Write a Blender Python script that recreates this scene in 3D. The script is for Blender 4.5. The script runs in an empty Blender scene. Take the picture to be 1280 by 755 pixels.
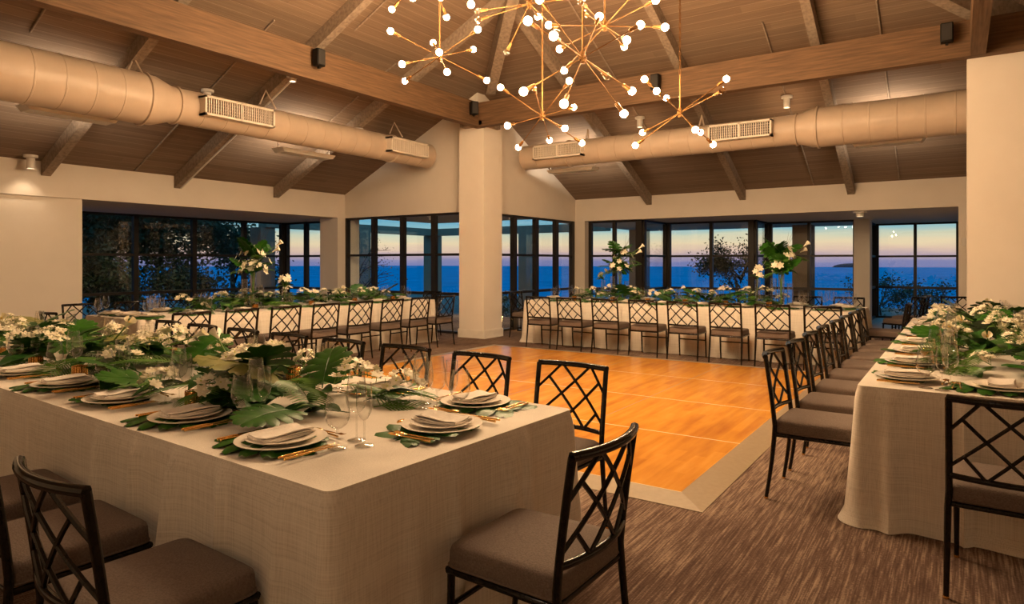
import bpy, bmesh, math, random
from mathutils import Vector, Matrix
R = random.Random(7)
sc = bpy.context.scene
col = sc.collection
# ------------------------------------------------------------------ camera, sky, exposure
TH = math.radians(33.98)
cam_d = bpy.data.cameras.new('camera'); cam = bpy.data.objects.new('camera', cam_d); col.objects.link(cam)
cam.location = (0, 0, 1.45); cam.rotation_euler = (math.pi/2, 0, TH - math.pi/2)
cam_d.sensor_width = 36; cam_d.lens = 828/1280*36; cam_d.shift_y = -(377.5-328.5)/1280
cam_d.clip_end = 5000; cam_d.clip_start = 0.02
sc.camera = cam
sc.view_settings.view_transform = 'Standard'; sc.view_settings.look = 'None'
sc.view_settings.gamma = 1; sc.view_settings.use_curve_mapping = False
sc.view_settings.exposure = 0.24
BULB_W = 48.0        # emission strength of every lit bulb
SPOT_W = 1.0         # scale of the small ceiling spots
SKY_W = 1.0
TRAY_W = 34.0       # added lamp in each tray, brightening the aisle ceiling
w = bpy.data.worlds.new('dusk_sky'); sc.world = w; w.use_nodes = True
nt = w.node_tree; N = nt.nodes; bg = N['Background']
tc = N.new('ShaderNodeTexCoord'); sx = N.new('ShaderNodeSeparateXYZ'); mr = N.new('ShaderNodeMapRange'); cr = N.new('ShaderNodeValToRGB')
nz = N.new('ShaderNodeTexNoise'); mp = N.new('ShaderNodeMapping'); mp.inputs['Scale'].default_value = (5, 5, 60)
ad = N.new('ShaderNodeMath'); ad.operation = 'MULTIPLY_ADD'; ad.inputs[1].default_value = 0.016; 
nt.links.new(tc.outputs['Generated'], sx.inputs[0]); nt.links.new(tc.outputs['Generated'], mp.inputs[0]); nt.links.new(mp.outputs[0], nz.inputs['Vector'])
nz.inputs['Scale'].default_value = 2; nz.inputs['Detail'].default_value = 4
sb = N.new('ShaderNodeMath'); sb.operation = 'SUBTRACT'; sb.inputs[1].default_value = 0.5
nt.links.new(nz.outputs[0], sb.inputs[0]); nt.links.new(sb.outputs[0], ad.inputs[0]); nt.links.new(sx.outputs[2], ad.inputs[2])
mr.inputs['From Min'].default_value = -0.01; mr.inputs['From Max'].default_value = 0.19
nt.links.new(ad.outputs[0], mr.inputs[0]); nt.links.new(mr.outputs[0], cr.inputs[0])
el = cr.color_ramp.elements
stops = [(0.0, (.15,.19,.42)), (.055, (.21,.22,.42)), (.10, (.48,.36,.42)), (.14, (.74,.52,.40)), (.19, (.84,.66,.42)),
         (.25, (.64,.64,.47)), (.30, (.30,.52,.56)), (.36, (.15,.41,.56)), (.5, (.08,.36,.60)), (1.0, (.06,.34,.62))]
el[0].position, el[0].color = stops[0][0], stops[0][1]+(1,)
el[1].position, el[1].color = stops[-1][0], stops[-1][1]+(1,)
for p, c in stops[1:-1]:
    e = el.new(p); e.color = c+(1,)
nt.links.new(cr.outputs[0], bg.inputs[0]); bg.inputs[1].default_value = SKY_W
cy = sc.cycles
cy.max_bounces = 8; cy.diffuse_bounces = 4; cy.glossy_bounces = 4; cy.transmission_bounces = 6; cy.transparent_max_bounces = 24
cy.use_denoising = True; cy.sample_clamp_indirect = 6; cy.sample_clamp_direct = 0; cy.caustics_reflective = False; cy.caustics_refractive = False
cy.blur_glossy = 0.1

# ------------------------------------------------------------------ materials
def pmat(name, color, rough=.6, metal=0, spec=.5, nscale=0, namt=0, ncol=None, nvec=(1,1,1), bump=0, coat=0, alpha=None):
    m = bpy.data.materials.new(name); m.use_nodes = True; t = m.node_tree; b = t.nodes['Principled BSDF']
    b.inputs['Base Color'].default_value = (*color, 1); b.inputs['Roughness'].default_value = rough; b.inputs['Metallic'].default_value = metal
    b.inputs['Specular IOR Level'].default_value = spec
    if coat: b.inputs['Coat Weight'].default_value = coat; b.inputs['Coat Roughness'].default_value = .08
    c = t.nodes.new('ShaderNodeTexCoord'); mpn = t.nodes.new('ShaderNodeMapping'); mpn.inputs['Scale'].default_value = nvec
    n = t.nodes.new('ShaderNodeTexNoise'); n.inputs['Scale'].default_value = nscale or 8; n.inputs['Detail'].default_value = 5
    mx = t.nodes.new('ShaderNodeMix'); mx.data_type = 'RGBA'
    t.links.new(c.outputs['Object'], mpn.inputs[0]); t.links.new(mpn.outputs[0], n.inputs['Vector'])
    r = t.nodes.new('ShaderNodeMapRange'); r.inputs['From Min'].default_value = .3; r.inputs['From Max'].default_value = .7
    t.links.new(n.outputs[0], r.inputs[0]); t.links.new(r.outputs[0], mx.inputs[0])
    mx.inputs[6].default_value = (*color, 1); mx.inputs[7].default_value = (*(ncol or tuple(x*.9 for x in color)), 1)
    t.links.new(mx.outputs[2], b.inputs['Base Color'])
    if bump:
        bp = t.nodes.new('ShaderNodeBump'); bp.inputs['Strength'].default_value = bump; bp.inputs['Distance'].default_value = .01
        t.links.new(n.outputs[0], bp.inputs['Height']); t.links.new(bp.outputs[0], b.inputs['Normal'])
    return m
def nodes_of(m): return m.node_tree, m.node_tree.nodes, m.node_tree.nodes['Principled BSDF']
def math_n(t, op, a=None, b=None, c=None):
    n = t.nodes.new('ShaderNodeMath'); n.operation = op
    for i, v in enumerate((a, b, c)):
        if v is None: continue
        if isinstance(v, (int, float)): n.inputs[i].default_value = v
        else: t.links.new(v, n.inputs[i])
    return n.outputs[0]
def ramp(t, fac, stops):
    n = t.nodes.new('ShaderNodeValToRGB'); e = n.color_ramp.elements
    e[0].position, e[0].color = stops[0][0], (*stops[0][1], 1); e[1].position, e[1].color = stops[-1][0], (*stops[-1][1], 1)
    for p, c in stops[1:-1]:
        x = e.new(p); x.color = (*c, 1)
    t.links.new(fac, n.inputs[0]); return n.outputs[0]

def wood_planks(name, along, across, width, c1, c2, seam, rough=.75, bumpy=.3, slope=1.0, gap=.04):
    """boards running along one axis; object space equals world space for these."""
    m = bpy.data.materials.new(name); m.use_nodes = True; t, n, b = nodes_of(m)
    g = n.new('ShaderNodeTexCoord'); s = n.new('ShaderNodeSeparateXYZ'); t.links.new(g.outputs['Object'], s.inputs[0])
    ac = math_n(t, 'MULTIPLY', s.outputs[across], slope/width)
    fl = math_n(t, 'FLOOR', ac); fr = math_n(t, 'FRACT', ac)
    cmb = n.new('ShaderNodeCombineXYZ')
    t.links.new(math_n(t, 'MULTIPLY', s.outputs[along], .5), cmb.inputs[0]); t.links.new(math_n(t, 'MULTIPLY', ac, 5.0), cmb.inputs[1]); t.links.new(math_n(t,'MULTIPLY',fl,3.7), cmb.inputs[2])
    no = n.new('ShaderNodeTexNoise'); no.inputs['Scale'].default_value = 1.6; no.inputs['Detail'].default_value = 8; no.inputs['Roughness'].default_value = .65
    t.links.new(cmb.outputs[0], no.inputs['Vector'])
    wn = n.new('ShaderNodeTexWhiteNoise'); wn.noise_dimensions = '2D'
    c2n = n.new('ShaderNodeCombineXYZ'); t.links.new(fl, c2n.inputs[0])
    t.links.new(math_n(t, 'FLOOR', math_n(t, 'MULTIPLY_ADD', s.outputs[along], .33, math_n(t, 'MULTIPLY', fl, .37))), c2n.inputs[1])
    t.links.new(c2n.outputs[0], wn.inputs['Vector'])
    f = math_n(t, 'MULTIPLY_ADD', wn.outputs[0], .18, math_n(t, 'MULTIPLY', no.outputs[0], .85))
    cc = ramp(t, f, [(.2, c1), (.5, tuple((x+y)/2 for x, y in zip(c1, c2))), (.8, c2)])
    ed = math_n(t, 'LESS_THAN', fr, gap)
    mx = n.new('ShaderNodeMix'); mx.data_type = 'RGBA'; t.links.new(ed, mx.inputs[0]); t.links.new(cc, mx.inputs[6]); mx.inputs[7].default_value = (*seam, 1)
    t.links.new(mx.outputs[2], b.inputs['Base Color']); b.inputs['Roughness'].default_value = rough
    bp = n.new('ShaderNodeBump'); bp.inputs['Strength'].default_value = bumpy; bp.inputs['Distance'].default_value = .01
    t.links.new(math_n(t, 'SUBTRACT', no.outputs[0], math_n(t, 'MULTIPLY', ed, 1.0)), bp.inputs['Height']); t.links.new(bp.outputs[0], b.inputs['Normal'])
    return m
M = {}
M['wall'] = pmat('wall_plaster', (.80,.74,.66), .85, nscale=3, ncol=(.77,.71,.63), bump=.05)
M['trimpaint'] = pmat('trim_paint', (.82,.77,.69), .5)
M['ceilA'] = wood_planks('ceiling_boards_left', 0, 1, .145, (.13,.082,.052), (.28,.195,.13), (.33,.24,.165), slope=1.107)
M['ceilB'] = wood_planks('ceiling_boards_right', 1, 0, .145, (.13,.082,.052), (.28,.195,.13), (.33,.24,.165), slope=1.107)
M['beam'] = pmat('rough_beam_wood', (.18,.10,.048), .75, nscale=3, ncol=(.09,.05,.024), nvec=(.7,16,12), bump=.6)
M['beamY'] = pmat('rough_beam_wood_crosswise', (.18,.10,.048), .75, nscale=3, ncol=(.09,.05,.024), nvec=(16,.7,12), bump=.6)
M['rafter'] = pmat('weathered_rafter_wood', (.36,.28,.21), .8, nscale=5, ncol=(.22,.165,.12), nvec=(4,4,4), bump=.4)
M['duct'] = pmat('painted_duct', (.60,.48,.37), .45, nscale=4)
M['grillewhite'] = pmat('grille_white_enamel', (.80,.72,.62), .45)
M['dark'] = pmat('dark_void', (.02,.018,.016), .7)
M['blackplastic'] = pmat('black_plastic', (.006,.0055,.005), .5, spec=.2)
M['frame'] = pmat('dark_bronze_window_frame', (.022,.018,.015), .45, metal=.3)
M['chairmetal'] = pmat('black_lacquered_chair_frame', (.006,.005,.004), .14, spec=.28, nscale=30, ncol=(.016,.012,.009))
M['seat'] = pmat('taupe_seat_fabric', (.19,.145,.12), .9, nscale=160, ncol=(.12,.09,.075), bump=.5)
M['brass'] = pmat('aged_brass', (.26,.13,.045), .5, metal=1, nscale=20, ncol=(.18,.09,.03))
M['gold'] = pmat('polished_gold', (.85,.52,.18), .18, metal=1, nscale=20, ncol=(.75,.43,.13))
M['plate'] = pmat('cream_glazed_china', (.86,.80,.70), .22, spec=.5, ncol=(.84,.78,.68))
M['napkin'] = pmat('ivory_linen_napkin', (.84,.79,.72), .9, nscale=90, ncol=(.78,.73,.66), bump=.3)
M['concrete'] = pmat('exterior_stucco', (.36,.27,.20), .9, nscale=3, ncol=(.31,.23,.17))
M['deck'] = pmat('terrace_paving', (.10,.09,.085), .8)
M['foliage_dark'] = pmat('tree_leaf', (.035,.06,.02), .6, nscale=3, ncol=(.02,.035,.012))
M['bark'] = pmat('tree_bark', (.06,.045,.035), .9, nscale=14, ncol=(.03,.022,.018), bump=.6)
M['petal'] = pmat('white_petal', (.93,.88,.74), .55, nscale=25, ncol=(.90,.86,.66))
M['petalgreen'] = pmat('flower_throat_green', (.62,.66,.14), .6)
M['spadix'] = pmat('yellow_spadix', (.85,.55,.04), .6)
M['stem'] = pmat('green_stem', (.13,.27,.04), .5)
M['twig'] = pmat('brown_twig', (.09,.045,.03), .8)
M['edge'] = pmat('dance_floor_edge_strip', (.33,.255,.165), .36, nscale=30, ncol=(.29,.22,.14))
M['white_dev'] = pmat('white_enamel', (.8,.76,.7), .4)
M['slate'] = pmat('island_rock', (.02,.035,.06), .9)
def leafmat(name, c1, c2, r=.32):
    m = pmat(name, c1, r, nscale=9, ncol=c2, bump=.15, spec=.18); return m
M['monstera'] = leafmat('monstera_green', (.035,.14,.012), (.015,.075,.008), .38)
M['broad'] = leafmat('glossy_broad_green', (.035,.12,.02), (.015,.06,.012), .38)
M['palm'] = leafmat('palm_green', (.10,.21,.03), (.05,.13,.02), .4)
M['olive'] = leafmat('olive_leaf_back', (.26,.25,.08), (.17,.19,.05), .5)

# tablecloth: slubby crosshatch linen
m = bpy.data.materials.new('slub_linen_tablecloth'); m.use_nodes = True; t, n, b = nodes_of(m)
g = n.new('ShaderNodeTexCoord')
def streak(vec, sc_):
    mpn = n.new('ShaderNodeMapping'); mpn.inputs['Scale'].default_value = vec; t.links.new(g.outputs['Object'], mpn.inputs[0])
    q = n.new('ShaderNodeTexNoise'); q.inputs['Scale'].default_value = sc_; q.inputs['Detail'].default_value = 3; t.links.new(mpn.outputs[0], q.inputs['Vector']); return q.outputs[0]
s1 = streak((1.5,1.5,110), 2.2); s2 = streak((110,110,1.2), 2.0)
f = math_n(t, 'ADD', math_n(t, 'MULTIPLY', s1, .5), math_n(t, 'MULTIPLY', s2, .5))
t.links.new(ramp(t, f, [(.36, (.60,.55,.47)), (.5, (.73,.675,.59)), (.64, (.80,.75,.665))]), b.inputs['Base Color'])
b.inputs['Roughness'].default_value = .9; b.inputs['Sheen Weight'].default_value = .2
bp = n.new('ShaderNodeBump'); bp.inputs['Strength'].default_value = .15; bp.inputs['Distance'].default_value = .004
t.links.new(f, bp.inputs['Height']); t.links.new(bp.outputs[0], b.inputs['Normal']); M['cloth'] = m

# carpet: streaks running along X
m = bpy.data.materials.new('streaked_carpet'); m.use_nodes = True; t, n, b = nodes_of(m); g = n.new('ShaderNodeTexCoord')
s1 = streak((1.5,32,1), 1.6); s2 = streak((3.0,3.0,1), .22); s3 = streak((100,26,1), 2.0); s4 = streak((3.5,75,1), 1.6)
f = math_n(t, 'ADD', math_n(t, 'MULTIPLY', s1, .26), math_n(t, 'MULTIPLY', s2, .28))
f = math_n(t, 'ADD', f, math_n(t, 'MULTIPLY', s3, .24)); f = math_n(t, 'ADD', f, math_n(t, 'MULTIPLY', s4, .30))
t.links.new(ramp(t, f, [(.44, (.075,.046,.036)), (.52, (.12,.077,.060)), (.565, (.20,.14,.106)), (.64, (.34,.25,.185))]), b.inputs['Base Color'])
b.inputs['Roughness'].default_value = .95; b.inputs['Specular IOR Level'].default_value = .1
bp = n.new('ShaderNodeBump'); bp.inputs['Strength'].default_value = .4; bp.inputs['Distance'].default_value = .004
t.links.new(s3, bp.inputs['Height']); t.links.new(bp.outputs[0], b.inputs['Normal']); M['carpet'] = m
M['woodtile'] = wood_planks('grey_wood_tile', 0, 1, .18, (.26,.23,.2), (.42,.38,.33), (.15,.13,.11), .5, .05)

# dance floor: maple panels, white and grey seams
m = bpy.data.materials.new('maple_dance_floor'); m.use_nodes = True; t, n, b = nodes_of(m); g = n.new('ShaderNodeTexCoord')
s = n.new('ShaderNodeSeparateXYZ'); t.links.new(g.outputs['Object'], s.inputs[0])
st = math_n(t, 'MULTIPLY', s.outputs[1], 1/.085); fl = math_n(t, 'FLOOR', st)
blk = math_n(t, 'FLOOR', math_n(t, 'MULTIPLY_ADD', s.outputs[0], 2.2, math_n(t, 'MULTIPLY', fl, .41)))
cmb = n.new('ShaderNodeCombineXYZ'); t.links.new(fl, cmb.inputs[0]); t.links.new(blk, cmb.inputs[1])
wn = n.new('ShaderNodeTexWhiteNoise'); wn.noise_dimensions = '2D'; t.links.new(cmb.outputs[0], wn.inputs['Vector'])
gr = streak((1.2,9,1), 1.5); bg_ = streak((.8,1.6,1), 1.2)
f = math_n(t, 'ADD', math_n(t, 'MULTIPLY', wn.outputs[0], .12), math_n(t, 'MULTIPLY', gr, .45)); f = math_n(t, 'ADD', f, math_n(t, 'MULTIPLY', bg_, .4))
cc = ramp(t, f, [(.28, (.40,.14,.012)), (.5, (.58,.245,.022)), (.72, (.70,.34,.045))])
def seam(axis, origin, pitch, wdt):
    q = math_n(t, 'FRACT', math_n(t, 'ADD', math_n(t, 'DIVIDE', math_n(t, 'SUBTRACT', s.outputs[axis], origin), pitch), .5))
    return math_n(t, 'LESS_THAN', math_n(t, 'ABSOLUTE', math_n(t, 'SUBTRACT', q, .5)), wdt/pitch)
sA = seam(0, 4.01, 1.335, .007); sB = seam(1, 1.43, 1.30, .005)
mx = n.new('ShaderNodeMix'); mx.data_type = 'RGBA'; t.links.new(sB, mx.inputs[0]); t.links.new(cc, mx.inputs[6]); mx.inputs[7].default_value = (.34,.25,.15,1)
mx2 = n.new('ShaderNodeMix'); mx2.data_type = 'RGBA'; t.links.new(sA, mx2.inputs[0]); t.links.new(mx.outputs[2], mx2.inputs[6]); mx2.inputs[7].default_value = (.80,.62,.34,1)
t.links.new(mx2.outputs[2], b.inputs['Base Color']); b.inputs['Roughness'].default_value = .24; b.inputs['Specular IOR Level'].default_value = .5
bp = n.new('ShaderNodeBump'); bp.inputs['Strength'].default_value = .05; bp.inputs['Distance'].default_value = .01
t.links.new(gr, bp.inputs['Height']); t.links.new(bp.outputs[0], b.inputs['Normal']); M['dance'] = m

# sea
m = bpy.data.materials.new('sea_water'); m.use_nodes = True; t, n, b = nodes_of(m); g = n.new('ShaderNodeTexCoord')
s1 = streak((.02,.02,1), 3)
t.links.new(ramp(t, s1, [(.3, (.005,.25,.48)), (.7, (.012,.36,.66))]), b.inputs['Base Color'])
b.inputs['Roughness'].default_value = .9; b.inputs['Specular IOR Level'].default_value = .0; M['sea'] = m

def glassmat(name, ior, tint, rough=0.0, base=.0, pw=2.6):
    m = bpy.data.materials.new(name); m.use_nodes = True; t = m.node_tree; n = t.nodes; n.remove(n['Principled BSDF'])
    tr = n.new('ShaderNodeBsdfTransparent'); tr.inputs[0].default_value = (*tint, 1); gl = n.new('ShaderNodeBsdfGlossy'); gl.inputs['Roughness'].default_value = rough
    ge = n.new('ShaderNodeNewGeometry'); dp = n.new('ShaderNodeVectorMath'); dp.operation = 'DOT_PRODUCT'; mix = n.new('ShaderNodeMixShader')
    t.links.new(ge.outputs['Normal'], dp.inputs[0]); t.links.new(ge.outputs['Incoming'], dp.inputs[1])
    r0 = ((ior-1)/(ior+1))**2 + base   # Schlick reflectance, the same from both faces of the thin wall
    f = math_n(t, 'MULTIPLY_ADD', math_n(t, 'POWER', math_n(t, 'SUBTRACT', 1.0, math_n(t, 'ABSOLUTE', dp.outputs['Value'])), pw), 1-r0, r0)
    t.links.new(f, mix.inputs[0]); t.links.new(tr.outputs[0], mix.inputs[1]); t.links.new(gl.outputs[0], mix.inputs[2])
    t.links.new(mix.outputs[0], n['Material Output'].inputs[0]); return m
M['pane'] = glassmat('window_glass', 1.5, (.93,.95,.95), pw=4.5)
M['stemware'] = glassmat('clear_stemware_glass', 1.62, (.98,.98,.97), 0, pw=2.0)
M['bulbclear'] = glassmat('clear_bulb_glass', 1.6, (.95,.85,.7), .02, .05)
def emis(name, c, s):
    m = bpy.data.materials.new(name); m.use_nodes = True; n = m.node_tree.nodes; n.remove(n['Principled BSDF'])
    e = n.new('ShaderNodeEmission'); e.inputs[0].default_value = (*c, 1); e.inputs[1].default_value = s
    m.node_tree.links.new(e.outputs[0], n['Material Output'].inputs[0]); return m
M['bulb'] = emis('lit_bulb', (1, .66, .36), BULB_W*10)
M['spotface'] = emis('lit_spot_lens', (1, .80, .55), 6)
M['flame'] = emis('candle_flame', (1, .55, .15), 60)

# ------------------------------------------------------------------ mesh helpers
class MB:
    def __init__(s): s.v = []; s.f = []
    def add(s, vs, fs):
        o = len(s.v); s.v += [tuple(x) for x in vs]; s.f += [tuple(i+o for i in f) for f in fs]; return s
    def box(s, x0, x1, y0, y1, z0, z1, mtx=None):
        vs = [Vector((x, y, z)) for x in (x0, x1) for y in (y0, y1) for z in (z0, z1)]
        if mtx: vs = [mtx @ v for v in vs]
        return s.add(vs, [(0,1,3,2), (4,6,7,5), (0,4,5,1), (2,3,7,6), (0,2,6,4), (1,5,7,3)])
    def tube(s, pts, r, n=8, caps=True, sq=1.0):
        pts = [Vector(p) for p in pts]; rs = r if isinstance(r, (list, tuple)) else [r]*len(pts)
        rings = []; up = None
        for i, p in enumerate(pts):
            d = (pts[min(i+1, len(pts)-1)] - pts[max(i-1, 0)]).normalized()
            if up is None: up = Vector((0,0,1)) if abs(d.z) < .9 else Vector((1,0,0))
            a = d.cross(up).normalized(); b_ = a.cross(d).normalized(); up = b_
            rings.append([p + (a*math.cos(2*math.pi*k/n) + b_*math.sin(2*math.pi*k/n)*sq)*rs[i] for k in range(n)])
        vs = [v for q in rings for v in q]; fs = []
        for i in range(len(pts)-1):
            for k in range(n): fs.append((i*n+k, i*n+(k+1) % n, (i+1)*n+(k+1) % n, (i+1)*n+k))
        if caps: fs.append(tuple(range(n))[::-1]); fs.append(tuple((len(pts)-1)*n+k for k in range(n)))
        return s.add(vs, fs)
    def lathe(s, prof, n=20, c=(0,0,0), mtx=None):
        vs = []; fs = []
        for r, z in prof:
            for k in range(n):
                a = 2*math.pi*k/n; v = Vector((c[0]+r*math.cos(a), c[1]+r*math.sin(a), c[2]+z)); vs.append(mtx @ v if mtx else v)
        for i in range(len(prof)-1):
            for k in range(n): fs.append((i*n+k, i*n+(k+1) % n, (i+1)*n+(k+1) % n, (i+1)*n+k))
        return s.add(vs, fs)
    def ball(s, c, r, n=10, m=6, sc3=(1,1,1)):
        prof = [(max(1e-4, r*math.sin(math.pi*i/m)), -r*math.cos(math.pi*i/m)) for i in range(m+1)]
        vs = []; fs = []
        for q, z in prof:
            for k in range(n): vs.append((c[0]+q*math.cos(2*math.pi*k/n)*sc3[0], c[1]+q*math.sin(2*math.pi*k/n)*sc3[1], c[2]+z*sc3[2]))
        for i in range(m):
            for k in range(n): fs.append((i*n+k, i*n+(k+1) % n, (i+1)*n+(k+1) % n, (i+1)*n+k))
        return s.add(vs, fs)
    def xf(s, mtx): s.v = [tuple(mtx @ Vector(v)) for v in s.v]; return s
    def build(s, name, mat, parent=None, smooth=False, loc=None, bevel=0):
        me = bpy.data.meshes.new(name); me.from_pydata(s.v, [], s.f); me.materials.append(mat)
        if smooth:
            me.polygons.foreach_set('use_smooth', [True]*len(me.polygons))
            me.set_sharp_from_angle(angle=math.radians(50))
        if bevel:
            bm = bmesh.new(); bm.from_mesh(me)
            bmesh.ops.bevel(bm, geom=[e for e in bm.edges if len(e.link_faces) == 2 and e.calc_face_angle(0) > .6], offset=bevel, segments=3, profile=.5, affect='EDGES')
            bm.to_mesh(me); bm.free()
            me.polygons.foreach_set('use_smooth', [True]*len(me.polygons))
        me.update()
        o = bpy.data.objects.new(name, me); col.objects.link(o)
        if parent: o.parent = parent
        if loc: o.location = loc
        return o
def tag(o, label=None, cat=None, group=None, kind=None):
    if label: o['label'] = label
    if cat: o['category'] = cat
    if group: o['group'] = group
    if kind: o['kind'] = kind
    return o
def empty(name, loc=(0,0,0), rz=0, label=None, cat=None, group=None):
    o = bpy.data.objects.new(name, None); o.empty_display_size = .1; col.objects.link(o); o.location = loc; o.rotation_euler = (0,0,rz)
    return tag(o, label, cat, group)
def kids(o): return [c for c in bpy.data.objects if c.parent == o]
PROT = {}
def copy_tree(key, first=False):
    """key -> (root, [(child, [grandchildren])]) ; first use returns the prototype itself"""
    root, ch = PROT[key]
    if not root.get('_used', False):
        root['_used'] = True; return root
    r = root.copy(); col.objects.link(r)
    for c, gs in ch:
        d = c.copy(); col.objects.link(d); d.parent = r
        for g_ in gs:
            e = g_.copy(); col.objects.link(e); e.parent = d
    return r
def proto(key, root):
    PROT[key] = (root, [(c, kids(c)) for c in kids(root)]); return root
def place(key, mtx, label, cat, group=None):
    o = copy_tree(key); o.matrix_world = mtx; o.location = mtx.translation; o.rotation_euler = mtx.to_euler(); o.scale = mtx.to_scale()
    return tag(o, label, cat, group)
def T(x, y, z, rz=0, rx=0, ry=0, s=1):
    return Matrix.Translation((x, y, z)) @ Matrix.Rotation(rz, 4, 'Z') @ Matrix.Rotation(ry, 4, 'Y') @ Matrix.Rotation(rx, 4, 'X') @ Matrix.Scale(s, 4)
def struct(name, mb, mat, parent=None, **k):
    o = mb.build(name, mat, parent, **k)
    if not parent: o['kind'] = 'structure'
    return o
ORD = ['first','second','third','fourth','fifth','sixth','seventh','eighth','ninth','tenth','eleventh','twelfth']

# ------------------------------------------------------------------ room shell
EA0, EA1, EB0, EB1, EZ, SL = -1.9, 14.6, -4.35, 11.75, 3.02, .475
def cz(a, b): return EZ + SL*min(EB1-b, EA1-a, a-EA0, b-EB0)
struct('floor', MB().box(-2.1, 14.6, -4.6, 14.7, -.12, 0), M['carpet'])
struct('floor_tile', MB().box(14.6, 20.3, -.2, 8.2, -.12, 0), M['woodtile'])
ap = (6.35, 3.7); az = EZ + SL*8.05
# ceiling: four sloping boarded planes with thickness
def slab(pts, name, mat, th=.08):
    mb = MB(); n = len(pts); vs = list(pts) + [(p[0], p[1], p[2]+th) for p in pts]
    mb.add(vs, [tuple(range(n))] + [tuple(range(2*n-1, n-1, -1))] + [(i, (i+1) % n, n+(i+1) % n, n+i) for i in range(n)])
    return struct(name, mb, mat)
P = lambda a, b: (a, b, cz(a, b))
r1, r2 = (6.15, 3.7), (6.55, 3.7)
slab([(EA0,EB1,EZ), (10.75,EB1,EZ), P(10.75,7.9), (*r2,az), (*r1,az)], 'ceiling', M['ceilA'])
slab([(EA1,EB0,EZ), (*r2,az), P(11.0,8.15), (EA1,8.15,EZ)], 'ceiling.001', M['ceilB'])
slab([(EA0,EB0,EZ), (EA1,EB0,EZ), (*r2,az), (*r1,az)], 'ceiling.002', M['ceilA'])
slab([(EA0,EB0,EZ), (*r1,az), (EA0,EB1,EZ)], 'ceiling.003', M['ceilB'])
# left wall (below header slightly recessed), header, soffit of the bay
struct('wall_left', MB().box(-2.1, 5.02, 11.80, 12.1, 0, 2.48).box(4.8, 5.02, 12.1, 14.6, 0, 2.7), M['wall'])
struct('trim_1', MB().box(-2.1, 10.72, 11.75, 11.98, 2.48, 3.3), M['wall'])
struct('ceiling_bay', MB().box(5.0, 11.2, 11.98, 14.8, 2.48, 2.62).box(10.4, 11.2, 11.8, 14.8, 2.482, 2.62), M['wall'])
struct('wall_bay_pier', MB().box(10.32, 10.98, 11.76, 12.36, 0, 2.48), M['wall'])
# gable walls either side of the corner column
def gable_a():
    mb = MB(); b0, b1 = 7.93, 11.75; top = lambda b: EZ + SL*(EB1-b) + .04
    vs = [(a, b, z) for a in (10.53, 10.72) for b, z in ((b0, 2.48), (b1, 2.48), (b1, top(b1)), (b0, top(b0)))]
    return mb.add(vs, [(0,1,2,3), (7,6,5,4), (0,4,5,1), (1,5,6,2), (2,6,7,3), (3,7,4,0)])
struct('wall_gable_left', gable_a(), M['wall'])
def gable_b():
    mb = MB(); a0, a1 = 10.72, 14.6; top = lambda a: EZ + SL*(EA1-a) + .0
    vs = [(a, b, z) for b in (7.93, 8.12) for a, z in ((a0, 2.48), (a1, 2.48), (a1, top(a1)), (a0, top(a0)))]
    return mb.add(vs, [(3,2,1,0), (4,5,6,7), (0,1,5,4), (1,2,6,5), (2,3,7,6), (3,0,4,7)])
struct('wall_gable_right', gable_b(), M['wall'])
struct('trim_2', MB().box(14.6, 14.8, -4.6, 8.12, 2.48, 3.3), M['wall'])
struct('ceiling_soffit', MB().box(14.8, 20.4, -.2, 8.6, 2.48, 2.62), M['wall'])
struct('wall_right_pier', MB().box(14.6, 14.95, 7.67, 8.12, 0, 2.48), M['wall'])
struct('wall_window_pier', MB().box(17.55, 18.0, 1.72, 2.06, 0, 2.48), M['wall'])
struct('wall_right', MB().box(14.6, 20.3, -.25, 0.0, 0, 2.48).box(14.6, 14.8, -4.6, -.25, 0, 2.48), M['wall'])
struct('wall_near', MB().box(-2.1, -1.9, -4.6, 12.0, 0, 3.1), M['wall'])
struct('wall_side', MB().box(-2.1, 14.8, -4.6, -4.35, 0, 3.1), M['wall'])
struct('baseboard_left', MB().box(-1.9, 5.03, 11.78, 11.80, 0, .12), M['trimpaint'])
# columns
c1 = MB().box(10.17, 10.77, 7.50, 8.10, 0, 4.05)
struct('wall_column_corner', c1, M['wall'])
struct('baseboard_column', MB().box(10.15, 10.79, 7.48, 8.12, 0, .15).box(10.157, 10.783, 7.487, 8.113, .15, .165), M['trimpaint'])
struct('trim_3', MB().box(10.0, 10.6, 7.42, 7.95, 4.05, 4.13), M['rafter'])
struct('wall_column_right', MB().box(10.15, 10.80, -.78, -.09, 0, 4.10), M['wall'])
struct('wall_column_left', MB().box(1.7, 2.3, 7.5, 8.1, 0, 4.05), M['wall'])
# ring beams
struct('beam_left', MB().box(1.7, 10.20, 7.5, 7.66, 4.02, 4.47), M['beam'])
struct('beam_right', MB().box(10.0, 10.16, -4.3, 7.5, 4.02, 4.47), M['beamY'])
struct('beam_cross', MB().box(1.9, 10.0, -.28, -.12, 4.02, 4.47), M['beam'])
struct('beam_near', MB().box(2.0, 2.16, -.2, 7.5, 4.02, 4.47), M['beamY'])
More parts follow.
